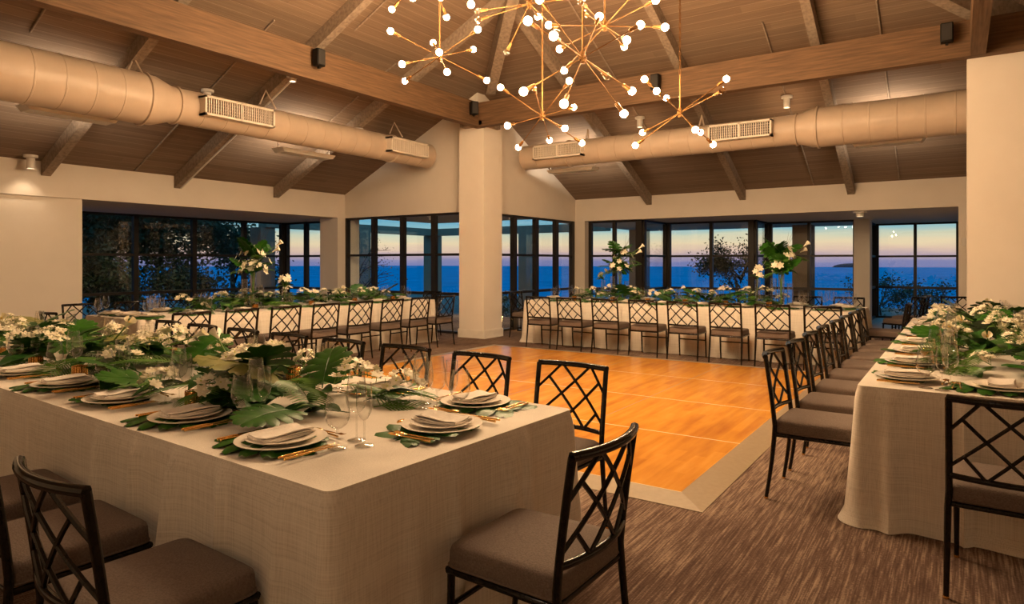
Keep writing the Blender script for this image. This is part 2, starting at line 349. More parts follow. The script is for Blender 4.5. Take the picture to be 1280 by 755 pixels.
# rafters and hips
def sloped(p0, p1, wd, dp, drop=0.0):
    p0, p1 = Vector(p0), Vector(p1); d = (p1-p0).normalized(); sd = d.cross(Vector((0,0,1))).normalized()*wd/2
    dn = Vector((0,0,-dp)); mb = MB(); o = Vector((0,0,-drop))
    vs = [p0-sd+o, p0+sd+o, p0+sd+dn, p0-sd+dn, p1-sd+o, p1+sd+o, p1+sd+dn, p1-sd+dn]
    return mb.add(vs, [(0,1,2,3), (7,6,5,4), (0,4,5,1), (1,5,6,2), (2,6,7,3), (3,7,4,0)])
def L(a, b, dz=-.005): return (a, b, cz(a, b)+dz)
k = 0
for a in (2.39, 4.48, 6.57, 8.66):
    bh = 11.75-(a+1.9) if a < 6.35 else a-2.85
    struct('trim_rafter', sloped(L(a, 11.74), L(a, bh), .13, .22), M['rafter'])
for b in (5.98, 3.85, 1.76, -.33, -2.4):
    ah = b+2.85 if b > 3.7 else 10.25-b
    struct('trim_rafter', sloped(L(14.59, b), L(ah, b), .13, .22), M['rafter'])
for (a0, b0) in ((10.25, 7.4), (14.5, -4.25), (-1.8, 11.65), (-1.8, -4.25)):
    struct('trim_hip_rafter', sloped(L(a0, b0), L(6.4, 3.7), .18, .42), M['rafter'])

# ------------------------------------------------------------------ windows
HZ, MZ, LZ = 2.48, 1.62, .81
wn_i = [0]
def window(p0, p1, mull, post=.08, end=(.09,.09), sill=0.0):
    """p0->p1 along the glass line; mull = fractions of the length"""
    wn_i[0] += 1; p0, p1 = Vector((*p0, 0)), Vector((*p1, 0)); Ln = (p1-p0).length; d = (p1-p0)/Ln; ang = math.atan2(d.y, d.x)
    mt = Matrix.Translation(p0) @ Matrix.Rotation(ang, 4, 'Z'); t_ = .035
    mb = MB()
    mb.box(0, end[0], -.05, .05, sill, HZ, mt); mb.box(Ln-end[1], Ln, -.05, .05, sill, HZ, mt)
    for q in mull: mb.box(q*Ln-post/2, q*Ln+post/2, -.05, .05, sill, HZ, mt)
    for z, h in ((HZ-.045, .045), (MZ-.025, .05), (LZ-.03, .06), (sill, .05)): mb.box(0, Ln, -.035, .035, z, z+h, mt)
    f = struct('window_%d' % wn_i[0], mb, M['frame'])
    edges = [0]+[q for q in mull]+[1]
    for i in range(len(edges)-1):
        g_ = MB().box(edges[i]*Ln+.02, edges[i+1]*Ln-.02, -.004, .004, sill+.03, HZ-.02, mt); g_.build('glass_pane', M['pane'], f)
    return f
def fx(px, a=None, b=None):
    """where the sight line through column px meets the plane a=const or b=const (used once to read window bays off the plan)"""
    u = (px-640)/828; da = math.cos(TH)+u*math.sin(TH); db = math.sin(TH)-u*math.cos(TH)
    return (b/db*da) if a is None else (a/da*db)
def fr(lst, p0, p1): return [(x-p0)/(p1-p0) for x in lst]
# gable windows left (plane a=10.6) b 8.1..11.75
b_ = [fx(p, a=10.6) for p in (468, 504, 543)]
window((10.6, 11.78), (10.6, 8.08), fr(b_, 11.78, 8.08), .11, (.08,.06))
a_ = [fx(p, b=8.0) for p in (642, 669.5, 694.5)]
window((10.75, 8.0), (14.62, 8.0), fr(a_, 10.75, 14.62), .13, (.08,.14))
# bay
a_ = [fx(p, b=14.5) for p in (169, 242, 305)]
window((5.02, 14.5), (10.98, 14.5), fr(a_, 5.02, 10.98), .10, (.10,.16))
window((10.98, 14.5), (10.98, 12.3), [.38], .10, (.12,.06))
# right side stepped windows
window((14.85, 7.68), (14.85, 6.25), [.49], .08, (.09,.16))
window((14.85, 6.25), (16.4, 6.25), [], .08, (.12,.12))
window((16.4, 6.25), (16.4, 4.05), [.53], .08, (.12,.14))
window((16.4, 4.05), (17.7, 4.05), [], .08, (.14,.10))
window((17.7, 4.05), (17.7, 2.04), [.49], .07, (.12,.05))
window((17.9, 1.85), (20.0, 1.85), [], .08, (.08,.08))
window((20.0, 1.85), (20.0, 0.0), [.5], .07, (.10,.05))

# ------------------------------------------------------------------ outside: terrace, sea, sky line
struct('ground_terrace', MB().box(10.8, 27, 8.2, 27, -.35, -.16).box(5, 10.8, 14.8, 27, -.35, -.16).box(20.4, 27, -6, 8.2, -.35, -.16), M['deck'])
struct('ground_sea', MB().box(-900, 1700, -1700, 1700, -8.6, -8.5), M['sea'])
for (a, b) in ((18.3, 15.8), (18.3, 11.7), (18.3, 7.8), (18.3, 3.3), (14.8, 15.8), (11.3, 15.9)):
    struct('wall_terrace_column', MB().box(a-.23, a+.23, b-.23, b+.23, -.35, 2.42), M['concrete'])
struct('beam_terrace', MB().box(11.2, 18.5, 15.6, 15.95, 2.42, 2.66).box(18.1, 18.45, 8.8, 15.6, 2.42, 2.66), M['concrete'])
struct('roof_terrace', MB().box(10.74, 15.6, 8.15, 13.4, 2.66, 2.8).box(5, 10.7, 14.85, 16.2, 2.66, 2.8), M['concrete'])

# trees: trunk + branches + leaf cards with fold
def tree(name, x, y, h, crown, n, seed, label, leaf=.11, zc=None, trunk=True, base=-.3, group=None):
    q = random.Random(seed); root = empty(name, (x, y, base), 0, label, 'tree' if trunk and h > 2 else 'shrub', group)
    tr = MB(); lf = MB(); tips = []
    nb = 9
    top = h*.55
    tr.tube([(0,0,0), (q.uniform(-.1,.1), q.uniform(-.1,.1), top*.5), (q.uniform(-.2,.2), q.uniform(-.2,.2), top)], [.07*h/3, .055*h/3, .04*h/3], 7)
    for i in range(nb):
        an = q.uniform(0, 6.28); z0 = top*q.uniform(.35, 1); rr = crown*q.uniform(.5, 1)
        e = Vector((rr*math.cos(an), rr*math.sin(an), min(h, z0+q.uniform(.1,.45)*h)))
        mid = Vector((e.x*.45, e.y*.45, (z0+e.z)/2+.1*q.uniform(-1,1)))
        tr.tube([(0,0,z0), mid, e], [.03*h/3, .018*h/3, .006], 5); tips += [e, mid, (mid+e)/2]
        for j in range(3):
            e2 = e + Vector((q.uniform(-1,1), q.uniform(-1,1), q.uniform(-.5,.6)))*crown*.4
            tr.tube([(mid+e)/2 if j else e*.8+mid*.2, e2], [.012, .004], 4); tips += [e2, (e2+e)/2]
    for i in range(n):
        c = q.choice(tips) + Vector((q.gauss(0,1), q.gauss(0,1), q.gauss(0,.8)))*crown*.17
        u = Vector((q.uniform(-1,1), q.uniform(-1,1), q.uniform(-1,.6))).normalized(); v = u.cross(Vector((q.uniform(-1,1), q.uniform(-1,1), q.uniform(-1,1)))).normalized()
        s_ = leaf*q.uniform(.6, 1.2)
        lf.add([c, c+u*s_*.5+v*s_*.25, c+u*s_, c+u*s_*.5-v*s_*.25], [(0,1,2,3)])
    tr.build('trunk', M['bark'], root, True); lf.build('foliage', M['foliage_dark'], root)
    return root
tree('terrace_tree', 6.6, 18.6, 4.6, 1.9, 15000, 1, 'dense dark tree outside the far left window bay', .15)
tree('terrace_tree', 9.6, 19.6, 4.6, 1.8, 15000, 2, 'dark leafy tree outside the second panes of the left bay', .15)
tree('terrace_shrub', 6.2, 17.6, 2.2, 1.3, 8000, 21, 'broad dark shrub below the trees outside the far left bay panes', .13)
tree('terrace_shrub', 8.9, 18.4, 2.0, 1.3, 8000, 22, 'broad dark shrub outside the middle panes of the left bay', .13)
tree('terrace_shrub', 11.2, 18.6, 1.8, 1.1, 5000, 23, 'low dark shrub outside the left bay behind the tall flowers', .12)
tree('terrace_tree', 12.6, 19.2, 4.2, 1.5, 8000, 3, 'dark tree behind the tall flowers on the left table', .14)
tree('terrace_tree', 12.6, 13.7, 2.5, 1.0, 500, 4, 'thin tree with bare branches outside the panes left of the corner column', .06)
tree('terrace_tree', 19.8, 5.3, 2.45, .85, 4200, 5, 'fine-leaved dark tree outside between the stepped windows on the right', .09)
tree('terrace_shrub', 22.6, 1.9, 1.5, .8, 1600, 6, 'dark bushy shrub outside the lower left panes of the rightmost window', .09)
tree('terrace_shrub', 22.9, .9, 1.25, .8, 1300, 7, 'low dark shrub outside the lower right panes of the rightmost window', .09)
tree('terrace_shrub', 15.3, 10.6, .9, .6, 900, 8, 'low dark shrub outside the glass right of the corner column', .08)
tree('terrace_shrub', 12.5, 12.6, .9, .5, 500, 9, 'small dark shrub outside the glass left of the corner column', .08)
for i, (x, y, s_, lb) in enumerate(((1500, 420, 90, 'low dark island on the horizon behind the right tall vase'), (1600, 190, 40, 'small dark islet on the horizon in the rightmost window'))):
    mb = MB(); mb.ball((0,0,0), 1, 16, 8, (s_*.6, s_, 9)); tag(mb.build('island', M['slate'], None, True, (x, y, -8.5)), lb, 'island')

# ------------------------------------------------------------------ dance floor
df = empty('dance_floor', (4.01, 1.43, 0), 0, 'square polished maple portable dance floor in the middle of the carpet', 'dance floor')
mb = MB().box(4.01, 9.35, 1.43, 6.63, .001, .022); o = mb.build('panels', M['dance'], df); o.matrix_parent_inverse = Matrix.Translation((-4.01, -1.43, 0))
for nm, q in (('near', [(4.01,1.43),(4.01,6.63),(3.80,6.83),(3.80,1.23)]), ('right', [(4.01,1.43),(3.80,1.23),(9.55,1.23),(9.35,1.43)]),
              ('far', [(9.35,1.43),(9.55,1.23),(9.55,6.83),(9.35,6.63)]), ('left', [(4.01,6.63),(9.35,6.63),(9.55,6.83),(3.80,6.83)])):
    inner = [p for p in q if p in ((4.01,1.43),(4.01,6.63),(9.35,1.43),(9.35,6.63))]
    vs = [(p[0], p[1], .022 if p in inner else .004) for p in q] + [(p[0], p[1], .001) for p in q]
    o = MB().add(vs, [(0,1,2,3), (7,6,5,4), (0,4,5,1), (1,5,6,2), (2,6,7,3), (3,7,4,0)]).build('edge_ramp', M['edge'], df); o.matrix_parent_inverse = Matrix.Translation((-4.01, -1.43, 0))

# ------------------------------------------------------------------ ducts, grilles, trays, speakers, spots
def duct(axis, c, z, s0, s1, s2, s3, r0, r1, label, ringstep, flip=1):
    """s0..s1 wide pipe, s1..s2 reducer, s2..s3 narrow pipe"""
    root = empty('air_duct', (0,0,0), 0, label, 'duct')
    def pt(s_): return (s_, c, z) if axis == 0 else (c, s_, z)
    root.location = pt(s0); inv = Matrix.Translation(-Vector(pt(s0)))
    def reg(o): o.matrix_parent_inverse = inv; return o
    def pipe(sa, sb, r):
        pts = []; rs = []; n_ = max(1, int(abs(sb-sa)/ringstep))
        for i in range(n_):
            for e_, rr in ((0, r), (.93, r), (.94, r+.005), (.99, r+.005)):
                pts.append(pt(sa+(sb-sa)*(i+e_)/n_)); rs.append(rr)
        pts.append(pt(sb)); rs.append(r); return MB().tube(pts, rs, 32)
    reg(pipe(s0, s1, r0).build('wide_pipe', M['duct'], root, True)); reg(pipe(s2, s3, r1).build('narrow_pipe', M['duct'], root, True))
    reg(MB().tube([pt(s1), pt(s1+(s2-s1)*.3), pt(s1+(s2-s1)*.8), pt(s2)], [r0, r0*.98, r1*1.03, r1], 32).build('reducer', M['duct'], root, True))
    for s_, rr in ((s1, r0), (s2, r1), (s3-(s3-s2)*.2, r1)):
        e_ = .02; reg(MB().tube([pt(s_-e_), pt(s_-e_*.6), pt(s_+e_*.6), pt(s_+e_)], [rr+.001, rr+.022, rr+.022, rr+.001], 32).build('collar', M['duct'], root, True))
    return root, pt, reg
dl, ptl, regl = duct(0, 9.0, 3.63, .9, 4.54, 4.98, 10.25, .335, .245, 'large pale round air duct along the left aisle below the ceiling', .33)
dr, ptr, regr = duct(1, 11.55, 3.62, -1.4, 1.86, 2.18, 7.45, .315, .245, 'large pale round air duct along the right aisle below the ceiling', .33)
def grille(axis, s0, s1, zc, hh, face, label, depth=.12):
    """box on the side of the duct with vertical fins; face = coordinate of the front"""
    root = empty('air_grille', (s0, face, zc-hh) if axis == 0 else (face, s0, zc-hh), 0, label, 'air grille', 'supply grilles on the ducts'); inv = Matrix.Translation(-root.location)
    def bx(mb, u0, u1, f0, f1, z0, z1): return mb.box(u0, u1, f0, f1, z0, z1) if axis == 0 else mb.box(f0, f1, u0, u1, z0, z1)
    ft = .03; fr_ = MB()
    for (u0, u1, z0, z1) in ((s0, s1, zc+hh-ft, zc+hh), (s0, s1, zc-hh, zc-hh+ft), (s0, s0+ft, zc-hh, zc+hh), (s1-ft, s1, zc-hh, zc+hh), ((s0+s1)/2-.012, (s0+s1)/2+.012, zc-hh, zc+hh)):
        bx(fr_, u0, u1, face-.012, face+depth, z0, z1)
    o = fr_.build('frame', M['grillewhite'], root); o.matrix_parent_inverse = inv
    o = bx(MB(), s0+ft, s1-ft, face+.04, face+depth, zc-hh+ft, zc+hh-ft).build('back_plate', M['dark'], root); o.matrix_parent_inverse = inv
    fi = MB(); n_ = int((s1-s0-2*ft)/.035)
    for i in range(1, n_): 
        u = s0+ft+(s1-s0-2*ft)*i/n_; bx(fi, u-.006, u+.006, face, face+.035, zc-hh+ft, zc+hh-ft)
    for j in range(1, 5):
        zz = zc-hh+ft+(2*hh-2*ft)*j/5; bx(fi, s0+ft, s1-ft, face+.015, face+.02, zz-.003, zz+.003)
    o = fi.build('fins', M['grillewhite'], root); o.matrix_parent_inverse = inv
grille(0, 5.22, 6.35, 3.64, .135, 8.64, 'long white grille on the left duct just past its reducer', .3)
grille(0, 8.85, 9.88, 3.64, .135, 8.64, 'white grille at the far end of the left duct near the corner', .2)
grille(1, 5.95, 7.04, 3.64, .135, 11.19, 'white grille at the left end of the right duct near the corner', .2)
grille(1, 2.5, 3.53, 3.64, .135, 11.19, 'white grille on the right duct beside the reducer', .2)
for (x0, x1, y0, y1, lb) in ((3.42, 4.54, 9.55, 9.85, 'white tray with added lamp below the wide part of the left duct'), (7.17, 8.34, 9.55, 9.85, 'white tray with added lamp below the narrow part of the left duct'),
                    (12.15, 12.45, 6.19, 7.31, 'white tray with added lamp below the left end of the right duct'), (12.15, 12.45, .43, 1.47, 'white tray with added lamp below the wide part of the right duct')):
    z_ = 3.36; root = empty('hanging_tray', ((x0+x1)/2, (y0+y1)/2, z_), 0, lb, 'light fixture'); inv = Matrix.Translation(-root.location)
    mb = MB(); cx_, cy_ = (x0+x1)/2, (y0+y1)/2; hx, hy = (x1-x0)/2, (y1-y0)/2
    vs = [(cx_+sx_*hx*k_, cy_+sy_*hy*k_, zz) for zz, k_ in ((z_, .9), (z_+.07, 1)) for sx_, sy_ in ((-1,-1), (1,-1), (1,1), (-1,1))]
    o = mb.add(vs, [(3,2,1,0), (4,5,6,7), (0,1,5,4), (1,2,6,5), (2,3,7,6), (3,0,4,7)]).build('tray', M['white_dev'], root); o.matrix_parent_inverse = inv
    al = bpy.data.lights.new('added_tray_lamp', 'AREA'); al.shape = 'RECTANGLE'; al.size = .06 if hx > hy else hy*1.5; al.size_y = hx*1.5 if hx > hy else .06; al.energy = TRAY_W; al.color = (1, .80, .58)  # lamp added to the tray, aimed outward to lighten the aisle boards
    lo = bpy.data.objects.new('added_tray_lamp', al); col.objects.link(lo); lo.parent = root; lo.location = (0, 0, .085)
    lo.rotation_euler = (Vector((0, .78, .62)) if hx > hy else Vector((.78, 0, .62))).to_track_quat('-Z', 'Y' if hx < hy else 'X').to_euler()
    for sgn in (-1, 1):
        hm = MB()
        px_, py_ = (cx_+sgn*hx*.95, cy_) if hx > hy else (cx_, cy_+sgn*hy*.95); hm.tube([(px_, py_, z_+.07), (px_, py_, cz(px_, py_))], .006, 6); o = hm.build('hanger', M['white_dev'], root); o.matrix_parent_inverse = inv
# duct hangers (V straps)
def strap(p, q1, q2, lb, g_):
    mb = MB().tube([q1, p, q2], .014, 6); tag(mb.build('duct_hanger', M['duct']), lb, 'hanger', g_)
for a in (4.45, 6.45, 9.3): strap((a, 9.0, 4.15), (a-.07, 9.05, 3.93), (a+.07, 8.85, 3.86), 'thin strap hanger on top of the left duct', 'hangers of the left duct')
for b in (6.0, 3.75): strap((11.55, b, 4.05), (11.45, b-.07, 3.84), (11.6, b+.07, 3.86), 'thin strap hanger on top of the right duct', 'hangers of the right duct')
# speakers
def speaker(x, y, z, rz, lb):
    root = empty('wall_speaker', (x, y, z), rz, lb, 'speaker', None)
    MB().box(-.07, .07, -.06, .06, 0, .24).build('cabinet', M['blackplastic'], root, bevel=.015)
    MB().box(-.055, .055, -.068, -.058, .02, .22).build('mesh_cover', M['dark'], root); MB().box(-.03, .03, .05, .09, .08, .14).build('bracket', M['blackplastic'], root); MB().box(-.015, .015, -.02, .02, -.03, .01).build('knob', M['blackplastic'], root)
speaker(6.16, 7.40, 4.19, 0, 'black speaker fixed to the left timber beam')
speaker(9.70, 7.38, 4.17, -.5, 'black speaker on top of the corner column where the beams meet')
speaker(9.90, 3.95, 4.17, -math.pi/2, 'black speaker on the right timber beam behind the chandeliers')
speaker(9.90, .12, 4.20, -math.pi/2, 'black speaker at the far right end of the right timber beam')
# spots
def spot(x, y, ztop, h, lb, power, tilt=(0,0), r=.055, lit=True, cone=95):
    root = empty('ceiling_spotlight', (x, y, ztop), 0, lb, 'spotlight')
    MB().lathe([(.001, 0), (r*1.7, 0), (r*1.7, -.035), (r, -.045), (r, -h), (r*.86, -h), (r*.8, -h+.02)], 20).build('housing', M['white_dev'], root, True)
    MB().lathe([(.001, -h+.016), (r*.8, -h+.016)], 16).build('lens', M['spotface'] if lit else M['white_dev'], root)
    if power:
        l = bpy.data.lights.new('spot_lamp', 'SPOT'); l.energy = power*SPOT_W; l.spot_size = math.radians(cone); l.spot_blend = .8; l.color = (1, .74, .48); l.shadow_soft_size = .04
        lo = bpy.data.objects.new('spot_lamp', l); col.objects.link(lo); lo.parent = root; lo.location = (0, 0, -h-.01); lo.rotation_euler = (tilt[0], tilt[1], 0)
spot(4.19, 11.5, 3.06, .2, 'white cylinder spotlight at the left wall below the ceiling', 7, (.25, 0))
spot(14.85, 1.63, 2.48, .11, 'short white downlight on the soffit by the window pier', 25, r=.075)
spot(6.57, 8.5, cz(6.57, 8.5)-.225, .1, 'white spotlight under the rafter above the left duct grille', 90, (-.5, 0))
spot(5.78, 9.5, cz(5.78, 9.5), .14, 'small white spotlight behind the left duct beside the long grille', 40)
spot(11.94, 2.42, cz(11.94, 2.42), .2, 'white spotlight behind the right beam above the duct reducer', 120, (0, .3))
spot(11.98, 5.1, cz(11.98, 5.1), .2, 'white spotlight behind the chandeliers above the right duct', 120, (0, .3))
spot(8.66, 9.3, cz(8.66, 9.3)-.225, .1, 'small white spotlight on the rafter by the far left grille', 90, (-.4, 0))
spot(.4, 3.2, cz(.4, 3.2), .2, 'added unseen fill spotlight above the camera side of the front table', 28, (0, -.25))  # this and the next three: added out of view to brighten the foreground
spot(-.6, .9, cz(-.6, .9), .2, 'added unseen fill spotlight over the near corner of the room', 30, (0, -.5))
spot(3.0, -2.6, cz(3.0, -2.6), .2, 'added unseen fill spotlight above the outer side of the right table', 12, (.3, 0))
spot(.6, 7.0, cz(.6, 7.0), .2, 'added unseen fill spotlight above the far end of the front table', 40, (0, -.3))
for (x, y, lb) in ((12.9, 11.2, 'added fill lamp under the terrace roof left of the corner'), (13.9, 9.4, 'added fill lamp under the terrace roof right of the corner'), (8.6, 15.6, 'added fill lamp on the terrace outside the left bay')):
    spot(x, y, 2.66, .1, lb, 130, cone=165)  # added lamps that throw warm light on the terrace columns
for i, (p0, p1, lb) in enumerate((((5.8, 11.7), (5.8, 7.9), 'thin grey conduit up the left ceiling slope near the grille'), ((3.35, 9.2), (3.35, 7.9), 'thin conduit on the left ceiling slope above the wide duct'),
        ((8.2, 9.6), (8.2, 7.9), 'thin conduit on the left ceiling slope near the corner column'), ((14.55, 2.43), (10.3, 2.43), 'thin grey conduit up the right ceiling slope at the duct reducer'),
        ((14.55, .93), (10.3, .93), 'thin grey conduit on the right ceiling slope nearest the right column'), ((12.3, 5.1), (8.6, 5.1), 'thin conduit behind the chandeliers on the right slope'), ((7.0, 7.6), (7.0, 5.4), 'thin conduit above the left timber beam'))):
    tag(MB().tube([L(*p0, -.02), L(*p1, -.02)], .014, 6).build('conduit', M['rafter']), lb, 'conduit')
tag(MB().tube([(6.62, 11.72, cz(6.6, 11.7)-.24), (6.62, 8.6, cz(6.6, 8.6)-.24)], .015, 6).build('conduit', M['white_dev']), 'white conduit running along the underside of a left rafter', 'conduit')
tag(MB().box(14.57, 14.6, -.13, -.05, 1.76, 1.9).build('thermostat', M['white_dev'], bevel=.006), 'small white thermostat on the wall beside the right column', 'thermostat')

# ------------------------------------------------------------------ chandeliers
def unproj(px, py, d):
    u = (px-640)/828*d; return Vector((d*math.cos(TH)+u*math.sin(TH), d*math.sin(TH)-u*math.cos(TH), 1.45+(328.5-py)/828*d))
RT = Vector((math.sin(TH), -math.cos(TH), 0)); FW = Vector((math.cos(TH), math.sin(TH), 0)); UP = Vector((0,0,1))
def bulb_mesh(lit):
    key = 'lit' if lit else 'clear'
    if key in BM_: return BM_[key]
    mb = MB().ball((0,0,0), .033 if lit else .036, 16, 10); me = mb.build('bulb', M['bulb'] if lit else M['bulbclear'], None, True); BM_[key] = me.data; bpy.data.objects.remove(me); return BM_[key]
BM_ = {}
def chandelier(hub_px, d, rods, label, Lr=.58, extra=()):
    """rods: (dx, dy in photo px from hub at distance d, sign of depth, lit one end, lit other end)"""
    hub = unproj(*hub_px, d); root = empty('sputnik_chandelier', hub, 0, label, 'chandelier', 'starburst chandeliers over the dance floor')
    MB().ball((0,0,0), .035, 8, 6).tube([(0,0,-.05), (0,0,.05)], .022, 8).build('hub', M['brass'], root)
    top = cz(hub.x, hub.y)-hub.z
    ch = MB(); n_ = int((top-.42)/.05)
    ch.tube([(0,0,.0), (0,0,.42)], .009, 6)
    for i in range(n_):
        z = .42+i*.05; a = i % 2; dx, dy = (.008, .0) if a else (.0, .008)
        ch.tube([(dx,dy,z), (dx,dy,z+.055)], .004, 4); ch.tube([(-dx,-dy,z), (-dx,-dy,z+.055)], .004, 4)
    ch.build('chain_stem', M['brass'], root); MB().lathe([(.001,top-.0), (.07,top-.01), (.07,top-.03), (.02,top-.05), (.001,top-.05)], 16).build('canopy', M['brass'], root, True)
    for (dx, dy, sg, la, lb_) in rods:
        x, y = dx*d/828, -dy*d/828; dep = math.sqrt(max(.0025, Lr**2-x*x-y*y))*sg
        v = (RT*x+UP*y+FW*dep).normalized()
        for s_, lit in ((1, la), (-1, lb_)):
            if lit is None: continue
            e = v*s_
            arm = MB().tube([e*.02, e*(Lr-.11)], .0055, 6).build('arm', M['brass'], root, True)
            so = MB().tube([e*(Lr-.115), e*(Lr-.105), e*(Lr-.04), e*(Lr-.03)], [.009, .017, .018, .021], 10).build('socket', M['brass'], arm, True)
            bo = bpy.data.objects.new('bulb', bulb_mesh(lit)); col.objects.link(bo); bo.parent = arm; bo.location = e*Lr
            if not lit:
                bo['label'] = 'unlit clear bulb'
CH = 'brass starburst chandelier '
chandelier((549.6,70.5), 7.3, [(-54.4,-23.5,-.6,1,1), (-14.5,-35,1,1,1), (-49.7,20.2,1,1,1), (-39.3,23.9,-1,1,1), (6.4,15.2,-1,1,0)], CH+'hanging on the left, with its hub near the left beam')
chandelier((677.9,145.1), 7.5, [(-47,-26.9,-.6,1,1), (-43.3,20.8,-1,1,1), (-29.6,30.9,1,1,1), (-12.4,-19.1,-1,0,1), (23.9,26.2,-1,1,None)], CH+'hanging lowest in the middle, in front of the right beam')
chandelier((849.9,141.1), 7.2, [(-47.7,-32.9,-.8,1,1), (-40.3,-14.1,-1,1,1), (-36,13.8,1,1,0), (-49.7,35.6,.6,1,1), (3.3,32.9,-1,1,1)], CH+'farthest right, hanging over the right duct grille')
chandelier((728.3,72.2), 5.5, [(-65.2,-28.5,-.8,1,1), (-54.4,-66.2,-1,1,1), (-72.6,44,-.5,1,1), (27,-68.8,1,1,1), (-41.3,-1,-1,1,0)], CH+'nearest the camera, with the largest bulbs')
chandelier((755.8,32.6), 6.3, [(68.2,12.7,-1,1,1), (-52.4,11.1,1,1,1), (-47.3,43.6,1,1,1), (16.8,38.9,-1,1,0), (-36,-4,-1,0,1)], CH+'partly behind the nearest one, its hub just right of it')
chandelier((661.8,5), 7.0, [(-61.2,1,.6,0,1), (-61.2,23.6,-.6,0,1), (-28.6,47.1,1,0,1), (31.9,46.1,-1,0,1), (-12.8,9,-1,1,1)], CH+'upper middle, hub at the top edge with unlit clear bulbs')
chandelier((590,-40), 6.6, [(1.2,61,-1,1,1), (-55,-20,1,1,1), (40,-45,1,1,1)], CH+'whose lowest bulb hangs at the top edge, left of centre')
chandelier((535,-38), 7.2, [(-48,43.7,1,1,1), (-13,51.4,-1,1,1), (18.3,41.4,1,1,1), (-20,-50,1,1,1)], CH+'above the left one, three lowest bulbs at the top edge')

# ------------------------------------------------------------------ chair
def make_chair():
    root = empty('dining_chair')
    W2, ZT, ZL = .225, .868, .525
    def back_y(z): return -.215 - .055*((z-.45)/.42)**1.2 if z > .45 else (-.215 - .05*((.45-z)/.45)**1.5)
    def bow(x): return -.045*(1-(x/W2)**2)
    met = M['chairmetal']
    for sx_ in (-1, 1):
        # rear leg runs up as the back post
        pts = [(sx_*(W2-.004*(1 if z > .4 else -1.2*(.4-z)/.4)), back_y(z), z) for z in (0.006, .12, .25, .38, .45, .55, .65, .75, .85, ZT)]
        o = MB().tube(pts, [.011, .012, .0135, .0145, .0145, .0145, .0145, .0145, .0145, .0145], 8).build('leg', met, root, True)
        MB().lathe([(.001,.0), (.012,.0), (.012,.012), (.001,.012)], 8, (pts[0][0], pts[0][1], 0)).build('foot_cap', M['gold'], o)
        pf = [(sx_*.205, .215+.03*((.40-z)/.4)**2, z) for z in (.006, .14, .28, .405)]
        o = MB().tube(pf, [.0105, .012, .0135, .0145], 8).build('leg', met, root, True)
        MB().lathe([(.001,.0), (.012,.0), (.012,.012), (.001,.012)], 8, (pf[0][0], pf[0][1], 0)).build('foot_cap', M['gold'], o)
    n_ = 12; xs = [-W2+2*W2*i/n_ for i in range(n_+1)]
    MB().tube([(x, back_y(ZT)+bow(x)*1.0, ZT) for x in xs], .0165, 8).build('top_rail', met, root, True)
    MB().tube([(x, back_y(ZL)+bow(x)*.9, ZL) for x in xs], .0135, 8).build('lower_rail', met, root, True)
    def pt(u, v):
        x = (-1+2*u)*(W2-.01); z = ZL+(ZT-ZL)*v; return (x, back_y(z)+bow(x)*(.9+.1*v), z)
    lat = MB()
    for (u0, v0, u1, v1) in ((.0,.60,.26,1), (.0,.13,.70,1), (.30,0,.86,.76), (.70,0,.86,.25), (.26,1,1,.13), (.10,.75,.70,0), (.12,.26,.30,0), (.70,1,1,.60)):
        m_ = 6; lat.tube([pt(u0+(u1-u0)*i/m_, v0+(v1-v0)*i/m_) for i in range(m_+1)], .0082, 6)
    lat.build('lattice', met, root, True)
    fr_ = MB()
    for (a, b) in (((-.222,-.21), (.222,-.21)), ((-.212,.225), (.212,.225)), ((-.222,-.21), (-.212,.225)), ((.222,-.21), (.212,.225))): fr_.tube([(*a, .397), (*b, .397)], .0125, 8)
    fr_.build('seat_frame', met, root, True)
    MB().tube([(-.207,.222,.27), (.207,.222,.27)], .010, 8).build('stretcher', met, root, True)
    # cushion
    n_ = 10; vs = []; fs = []; rows = []
    def sq(t_, px_): 
        c, s_ = math.cos(t_), math.sin(t_); return (abs(c)**px_*(1 if c > 0 else -1), abs(s_)**px_*(1 if s_ > 0 else -1))
    prof = [(.94, .405), (1.0, .412), (1.01, .425), (1.0, .465), (.985, .478), (.94, .487), (.8, .492), (.5, .496), (.001, .498)]
    K = 56
    for k_, z in prof:
        for i in range(K):
            x, y = sq(2*math.pi*i/K, .17); vs.append((x*.226*k_*(1-.02*(y > 0)), .005+y*.225*k_, z))
    for j in range(len(prof)-1):
        for i in range(K): fs.append((j*K+i, j*K+(i+1) % K, (j+1)*K+(i+1) % K, (j+1)*K+i))
    fs.append(tuple(range(K))[::-1])
    cu = MB().add(vs, fs).build('seat', M['seat'], root, True)
    pip = MB().tube([(sq(2*math.pi*i/K, .17)[0]*.2275, .005+sq(2*math.pi*i/K, .17)[1]*.2265, .418) for i in range(K+1)], .004, 5); pip.build('piping', M['seat'], cu, True)
    return proto('chair', root)
make_chair()

